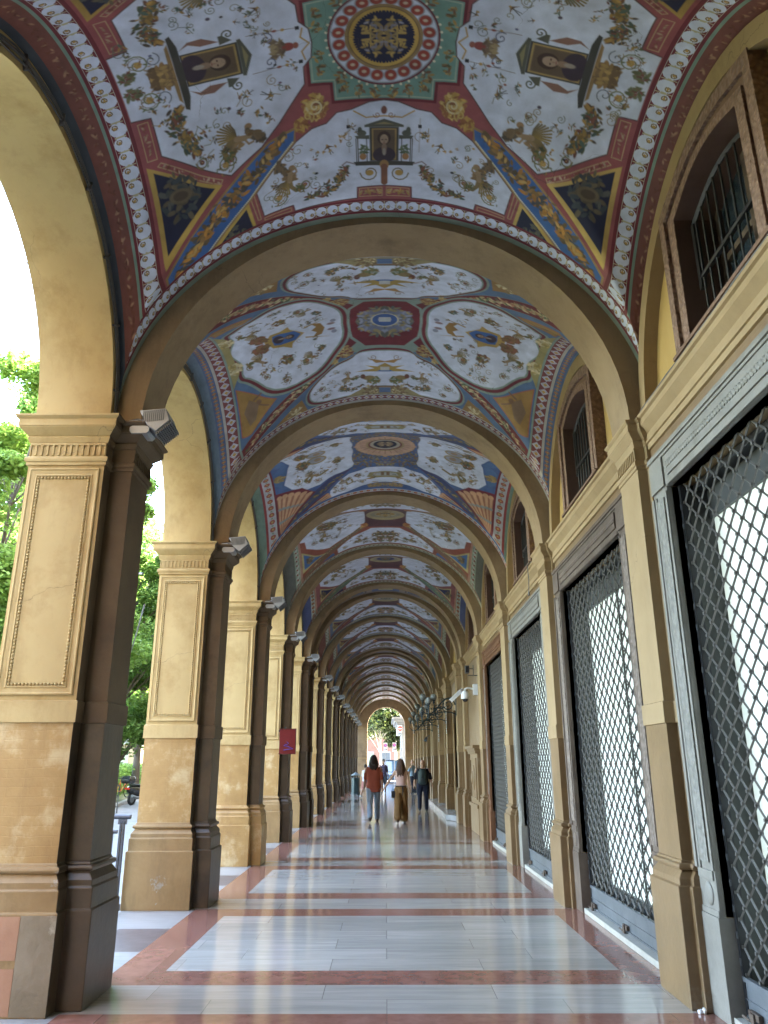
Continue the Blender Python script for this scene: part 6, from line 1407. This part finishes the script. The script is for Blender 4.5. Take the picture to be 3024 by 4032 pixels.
def person(lab, loc, rz, H, stride=.0, arms=((.1, .1), (.1, .1)), top=None, bottom=None, skin=SK, shoes=None, hair=None, hair_len=0, topcol=(.5, .1, .05), botcol=(.2, .3, .45), haircol=(.03, .02, .015), shoecol=(.02, .02, .02), build=1.0, vox=.012, sleeve=.5, topstyle='tee', shorts=False, wide=False, lead=1):
    """faces +Y before rotation; arms: (outward, forward) angle in radians for right(+x) and left"""
    root = empty('person', loc, rz, lab, 'person')
    g = lambda v: v * H
    hipz = .52; feet = {}
    b = MB(); legs = {}
    for s in (1, -1):
        f = stride * (1 if s == lead else -1); hip = Vector((s * .052 * build, 0, hipz)) * H
        kn = hip + Vector((s * .004, math.sin(f * .9) * .245, -.245 * math.cos(f * .9))) * H
        bend = f if f > 0 else f * 1.5 - .0
        an = kn + Vector((0, math.sin(f - (.0 if f > 0 else .35)) * .235, -.235 * math.cos(f - (.0 if f > 0 else .35)))) * H
        legs[s] = (hip, kn, an)
    dz = min(legs[1][2].z, legs[-1][2].z) - .042 * H
    for s in (1, -1): legs[s] = tuple(p - Vector((0, 0, dz)) for p in legs[s])
    D = Vector((0, 0, -dz)); hz = hipz * H - dz
    Z = lambda t: (t * H - dz)
    for s in (1, -1):
        h_, k_, a_ = legs[s]; limb(b, [h_, (h_ + k_) / 2, k_, (k_ * .6 + a_ * .4), a_], [g(.050 * build), g(.043 * build), g(.031), g(.033), g(.021)])
        back = a_.y < legs[-s][2].y - .05 and stride > 0
        toe = a_ + Vector((0, .085 * H, -.028 * H if not back else -.045 * H)); limb(b, [a_ + Vector((0, -.018 * H, -.018 * H)), a_ + Vector((0, .04 * H, -.02 * H)), toe], [g(.022), g(.021), g(.015)])
        feet[s] = (a_, toe)
    w_ = build
    prof = [(.49, .085 * w_, .060), (.53, .092 * w_, .066), (.60, .078 * w_, .056), (.66, .082 * w_, .058), (.73, .098 * w_, .065), (.78, .108 * w_, .062), (.81, .098 * w_, .052), (.83, .055 * w_, .040), (.845, .034, .034), (.88, .031, .032)]
    b.loft([ering((0, 0, Z(z)), g(rx), g(ry)) for z, rx, ry in prof])
    hc = Vector((0, .006 * H, Z(.935))); b.sphere(hc, (g(.043), g(.053), g(.062)), 18, 12); b.sphere(hc + Vector((0, g(.018), -g(.030))), (g(.032), g(.035), g(.035)), 14, 10)
    b.tube([hc + Vector((0, g(.050), g(.008))), hc + Vector((0, g(.063), -g(.014)))], [g(.006), g(.010)], 6)
    for s in (1, -1): b.sphere(hc + Vector((s * g(.045), -g(.002), -g(.004))), (g(.007), g(.012), g(.017)), 8, 6)
    elb = {}
    for s, (out, fwd) in ((1, arms[0]), (-1, arms[1])):
        sh = Vector((s * .102 * w_ * H, 0, Z(.792))); fl_ = .17 if not isinstance(fwd, tuple) else fwd[1]; f0 = fwd if not isinstance(fwd, tuple) else fwd[0]
        d1 = Vector((s * math.sin(out), math.sin(f0), -math.cos(out) * math.cos(f0))).normalized(); el = sh + d1 * .165 * H
        d2 = (d1 + Vector((0, fl_ + .05, 0))).normalized(); wr = el + d2 * .14 * H
        limb(b, [sh, (sh + el) / 2, el, (el + wr) / 2, wr], [g(.030 * w_), g(.027 * w_), g(.0215), g(.021), g(.0145)]); elb[s] = (sh, el, wr, d2)
        hd = wr + d2 * .030 * H; side = Vector((0, 1, 0)) if abs(d2.y) < .8 else Vector((1, 0, 0)); side = (side - d2 * side.dot(d2)).normalized(); nrm_ = d2.cross(side)
        for q in (-1, -.3, .4, 1): b.tube([wr, hd + side * q * g(.016)], [g(.011), g(.010)], 6)
        for q, L in ((-1, .034), (-.36, .040), (.28, .038), (.92, .030)):
            p0 = hd + side * q * g(.017); p1 = p0 + d2 * L * .55 * H + nrm_ * s * -g(.004); p2 = p1 + d2 * L * .5 * H + nrm_ * s * -g(.010); b.tube([p0, p1, p2], [g(.0058), g(.0052), g(.0040)], 6)
        p0 = wr + d2 * g(.012) + side * g(.014); b.tube([p0, p0 + side * g(.016) + d2 * g(.016), p0 + side * g(.020) + d2 * g(.034)], [g(.0066), g(.0058), g(.0045)], 6)
    body = remeshed('body', b, vox * .62, skin, root, 2)
    m = MB()
    for s in (1, -1): m.sphere(hc + Vector((s * g(.018), g(.049), g(.003))), g(.0055), 8, 6)
    m.build('eyes', simple('eye', (.05, .03, .02), .2), root)
    m = MB(); m.sphere(hc + Vector((0, g(.053), -g(.032))), (g(.014), g(.004), g(.004)), 8, 6); m.build('mouth', simple('lips', (.35, .12, .10), .5), root)
    # clothes
    tc_ = mottled('top_cloth', tuple(c * .85 for c in topcol), topcol, 14, .85, .3, bs=25) if not callable(topcol) else topcol()
    t_ = MB(); e = .012
    if topstyle == 'tee':
        pr = [(.455, .105 * w_, .082)] + [(z, rx + e + (.01 if z < .7 else 0), ry + e + (.008 if z < .7 else 0)) for z, rx, ry in prof[:7]] + [(.828, .058 * w_, .045)]
        if not shorts and sleeve < .55: pr = pr[:1] + [(.49, .102 * w_, .078)] + pr[2:]
        else: pr = pr[1:]
    else: pr = [(.555, .090 * w_, .070)] + [(z, rx + e * .6, ry + e * .6) for z, rx, ry in prof[2:5]] + [(.765, .098 * w_, .066)]
    t_.loft([ering((0, 0, Z(z)), g(rx) * (1 + .0 * z), g(ry)) for z, rx, ry in pr])
    if topstyle == 'tee':
        for s in (1, -1):
            sh, el, wr, d2 = elb[s]; end = sh.lerp(el, min(1, sleeve / .5 * .85)); limb(t_, [sh + Vector((-s * g(.012), 0, g(.002))), sh.lerp(end, .5), end], [g(.030 * w_), g(.031 * w_), g(.030 * w_)])
    else:
        for s in (1, -1): t_.tube([(s * g(.062), -g(.055), Z(.755)), (s * g(.066), -g(.03), Z(.815)), (s * g(.066), g(.02), Z(.82)), (s * g(.06), g(.058), Z(.76))], g(.008), 6)
    remeshed('shirt', t_, vox, tc_, root, 4)
    bc_ = mottled('trouser_cloth', tuple(c * .8 for c in botcol), botcol, 10, .85, .35, bs=18)
    t_ = MB(); k2 = 1.0
    t_.loft([ering((0, 0, Z(z)), g(rx), g(ry)) for z, rx, ry in ((.475, .092 * w_, .072), (.53, .100 * w_, .075), (.585, .086 * w_, .064))])
    for s in (1, -1):
        h_, k_, a_ = legs[s]
        if shorts: limb(t_, [h_, h_.lerp(k_, .5), h_.lerp(k_, .92)], [g(.060), g(.060), g(.056)])
        elif wide: limb(t_, [h_, (h_ + k_) / 2, k_, (k_ + a_) / 2, a_ + Vector((0, 0, g(.03)))], [g(.062), g(.062), g(.058), g(.060), g(.060)])
        else: limb(t_, [h_, (h_ + k_) / 2, k_, (k_ + a_) / 2, a_ + Vector((0, 0, g(.008)))], [g(.058 * w_), g(.054 * w_), g(.045), g(.044), g(.040)])
    tr_ = remeshed('trousers', t_, vox, bc_, root, 3)
    sm = simple('shoe', shoecol, .5)
    for s in (1, -1):
        a_, toe = feet[s]; m = MB(); limb(m, [a_ + Vector((0, -g(.018), -g(.014))), a_ + Vector((0, g(.035), -g(.018))), toe], [g(.027), g(.026), g(.020)]); m.build('shoe', sm, root, smooth=0)
    if hair is not None:
        m = MB(); m.sphere(hc + Vector((0, -g(.008), g(.010))), (g(.052), g(.058), g(.062)), 16, 12)
        if hair_len:
            zt = Z(.935); 
            for k in range(int(26)):
                a = PI + PI * (k / 25); x0 = g(.048) * math.cos(a); y0 = g(.050) * math.sin(a) - g(.004); wv = random.uniform(-1, 1) * g(.010)
                L = hair_len * H * random.uniform(.82, 1.05)
                m.tube([hc + Vector((x0 * .8, y0 * .8, g(.03))), hc + Vector((x0 * 1.1, y0 * 1.15, -g(.03))), hc + Vector((x0 * 1.25 + wv, y0 * 1.2 - g(.02), -L * .55)), hc + Vector((x0 * 1.15 - wv, y0 * .9 - g(.035), -L))], [g(.014), g(.017), g(.017), g(.005)], 6)
        remeshed('hair', m, vox * .7, mottled('hair', tuple(c * .7 for c in haircol), tuple(c * 1.5 for c in haircol), 30, .6, .6, stretch=(1, 1, .15)), root, 1)
    return root, dict(Z=Z, g=g, legs=legs, elb=elb, hc=hc)
# 1 man in a rust T-shirt
r1, q = person('man with long dark hair, rust T-shirt and light jeans walking away', (-.36, 23.2, 0), R(2), 1.85, .34, ((.10, -.12), (.14, .22)), topcol=(.36, .085, .045), botcol=(.30, .38, .46), hair=1, hair_len=.16, haircol=(.03, .018, .012), shoecol=(.05, .025, .02), build=1.04, lead=1, vox=.013)
m = MB(); wr = q['elb'][-1][2]; m.tube([wr + Vector((q['g'](.019) * math.cos(t), q['g'](.019) * math.sin(t), .02)) for t in np.linspace(0, 2 * PI, 13)], .006, 5); m.build('bracelet', simple('dark_leather', (.02, .015, .012), .5), r1)
# 2 woman
r2, q = person('woman with long wavy brown hair, pale pink top and fringed brown trousers walking away', (.41, 22.75, 0), R(-3), 1.71, .20, ((.18, .0), (.62, .15)), topstyle='cami', topcol=(.62, .40, .33), botcol=(.20, .105, .035), hair=1, hair_len=.21, haircol=(.07, .035, .02), shoecol=(.03, .02, .02), wide=True, build=.92, skin=SKL, vox=.012)
m = MB()
for s in (1, -1):
    a_ = q['legs'][s][2]
    for k in range(22):
        t = 2 * PI * k / 22; c = a_ + Vector((.095 * math.cos(t), .095 * math.sin(t), .05)); m.tube([c, c + Vector((random.uniform(-.02, .02), random.uniform(-.02, .02), -.09 - random.random() * .05))], [.006, .002], 4)
fr_ = m.build('fringe', simple('fringe_brown', (.20, .105, .035), .9), r2); fr_['kind'] = 'stuff'
m = MB(); Zq, gq = q['Z'], q['g']; m.tube([(gq(.093) * math.cos(t), gq(.073) * math.sin(t), Zq(.575)) for t in np.linspace(0, 2 * PI, 25)], .014, 6); m.tube([(.05, -.115, Zq(.57)), (.06, -.13, Zq(.50)), (.05, -.135, Zq(.43))], [.014, .014, .010], 6); m.build('waist_tie', simple('tie_black', (.02, .015, .012), .8), r2)
bag = empty('handbag', (.215, 22.75, 0), 0, 'small black box bag hanging at the left hip of the woman in the pink top', 'bag')
m = MB(); m.box(-.075, .03, -.10, .03, .66, .84); m.build('body', simple('bag_black', (.015, .015, .018), .4), bag, bevel=.01)
m = MB(); m.tube([(-.06, -.03, .84), (-.04, -.03, .90), (0, -.03, .90), (.02, -.03, .84)], .007, 6); m.build('handle', simple('bag_strap', (.04, .03, .02), .5), bag)
# 3 man with a backpack
r3, q = person('bald man in black polo and dark trousers walking away', (1.27, 28.1, 0), R(-4), 1.70, .16, ((.22, .12), (.20, .02)), topcol=(.012, .014, .022), botcol=(.012, .016, .035), hair=None, shoecol=(.015, .015, .015), build=1.22, sleeve=.55, vox=.013)
bp_ = empty('backpack', (1.27, 28.1, 0), R(-4), 'dark green backpack on the back of the bald man in black', 'backpack')
m = MB(); m.loft([ering((0, -.20, z), rx, ry) for z, rx, ry in ((.88, .10, .05), (.93, .15, .09), (1.15, .155, .10), (1.32, .13, .085), (1.39, .07, .04))]); m.build('bag', simple('pack_green', (.012, .03, .03), .6), bp_, smooth=60)
m = MB(); m.sphere((0, -.295, 1.03), (.11, .03, .10), 14, 9); m.build('pocket', simple('pack_pocket', (.01, .022, .024), .6), bp_, smooth=0)
m = MB(); [m.tube([(s * .09, -.15, 1.36), (s * .13, -.02, 1.47), (s * .13, .10, 1.35), (s * .15, .06, 1.1), (s * .14, -.12, .96)], .014, 6) for s in (-1, 1)]; m.build('strap', Mt['iron'], bp_)
# 4 man in a pale blue shirt
r4, q = person('bald man in pale blue shirt and dark trousers standing on the right', (1.43, 43.6, 0), R(62), 1.74, .08, ((.12, .10), (.12, .55)), topcol=(.28, .42, .55), botcol=(.015, .018, .03), hair=None, shoecol=(.015, .012, .012), skin=SKL, build=1.12, sleeve=.5, vox=.02)
# 5 man in plaid
def plaid():
    m, n, b = mat_new('plaid_cloth'); L = n.links.new; tc = node(n, 'ShaderNodeTexCoord'); sp_ = node(n, 'ShaderNodeSeparateXYZ'); L(tc.outputs['Object'], sp_.inputs[0]); outs = []
    for ax in (0, 2):
        a = node(n, 'ShaderNodeMath', operation='MULTIPLY'); a.inputs[1].default_value = 14; L(sp_.outputs[ax], a.inputs[0]); f = node(n, 'ShaderNodeMath', operation='FRACT'); L(a.outputs[0], f.inputs[0]); g_ = node(n, 'ShaderNodeMath', operation='GREATER_THAN'); g_.inputs[1].default_value = .6; L(f.outputs[0], g_.inputs[0]); outs.append(g_)
    s = node(n, 'ShaderNodeMath', operation='ADD'); L(outs[0].outputs[0], s.inputs[0]); L(outs[1].outputs[0], s.inputs[1]); h = node(n, 'ShaderNodeMath', operation='MULTIPLY'); h.inputs[1].default_value = .5; L(s.outputs[0], h.inputs[0])
    cr = node(n, 'ShaderNodeValToRGB'); cr.color_ramp.elements[0].color = (.03, .03, .08, 1); cr.color_ramp.elements[1].color = (.22, .18, .28, 1); L(h.outputs[0], cr.inputs[0]); L(cr.outputs[0], b.inputs['Base Color']); b.inputs['Roughness'].default_value = .8; return m
r5, q = person('grey haired man in dark plaid shirt and shorts walking towards the camera', (-.15, 44.6, 0), PI, 1.80, .22, ((.14, .1), (.14, -.1)), topcol=plaid, botcol=(.10, .13, .20), hair=1, haircol=(.16, .15, .14), shoecol=(.05, .05, .05), shorts=True, skin=SKL, vox=.02)
# 6 child
r6, q = person('dark haired youth in white T-shirt and pink shorts at the left, half hidden', (-.98, 38.6, 0), R(-25), 1.56, .34, ((.15, .3), (.15, .2)), topcol=(.62, .63, .66), botcol=(.55, .22, .20), hair=1, haircol=(.03, .02, .015), shoecol=(.5, .5, .5), shorts=True, vox=.02)
# 7 woman over the hedge
r7, q = person('woman with long reddish hair and white top seen over the hedge', (-15.2, 44.0, 0), R(40), 1.66, .0, topcol=(.62, .63, .66), botcol=(.1, .1, .14), hair=1, hair_len=.18, haircol=(.16, .05, .03), vox=.022)
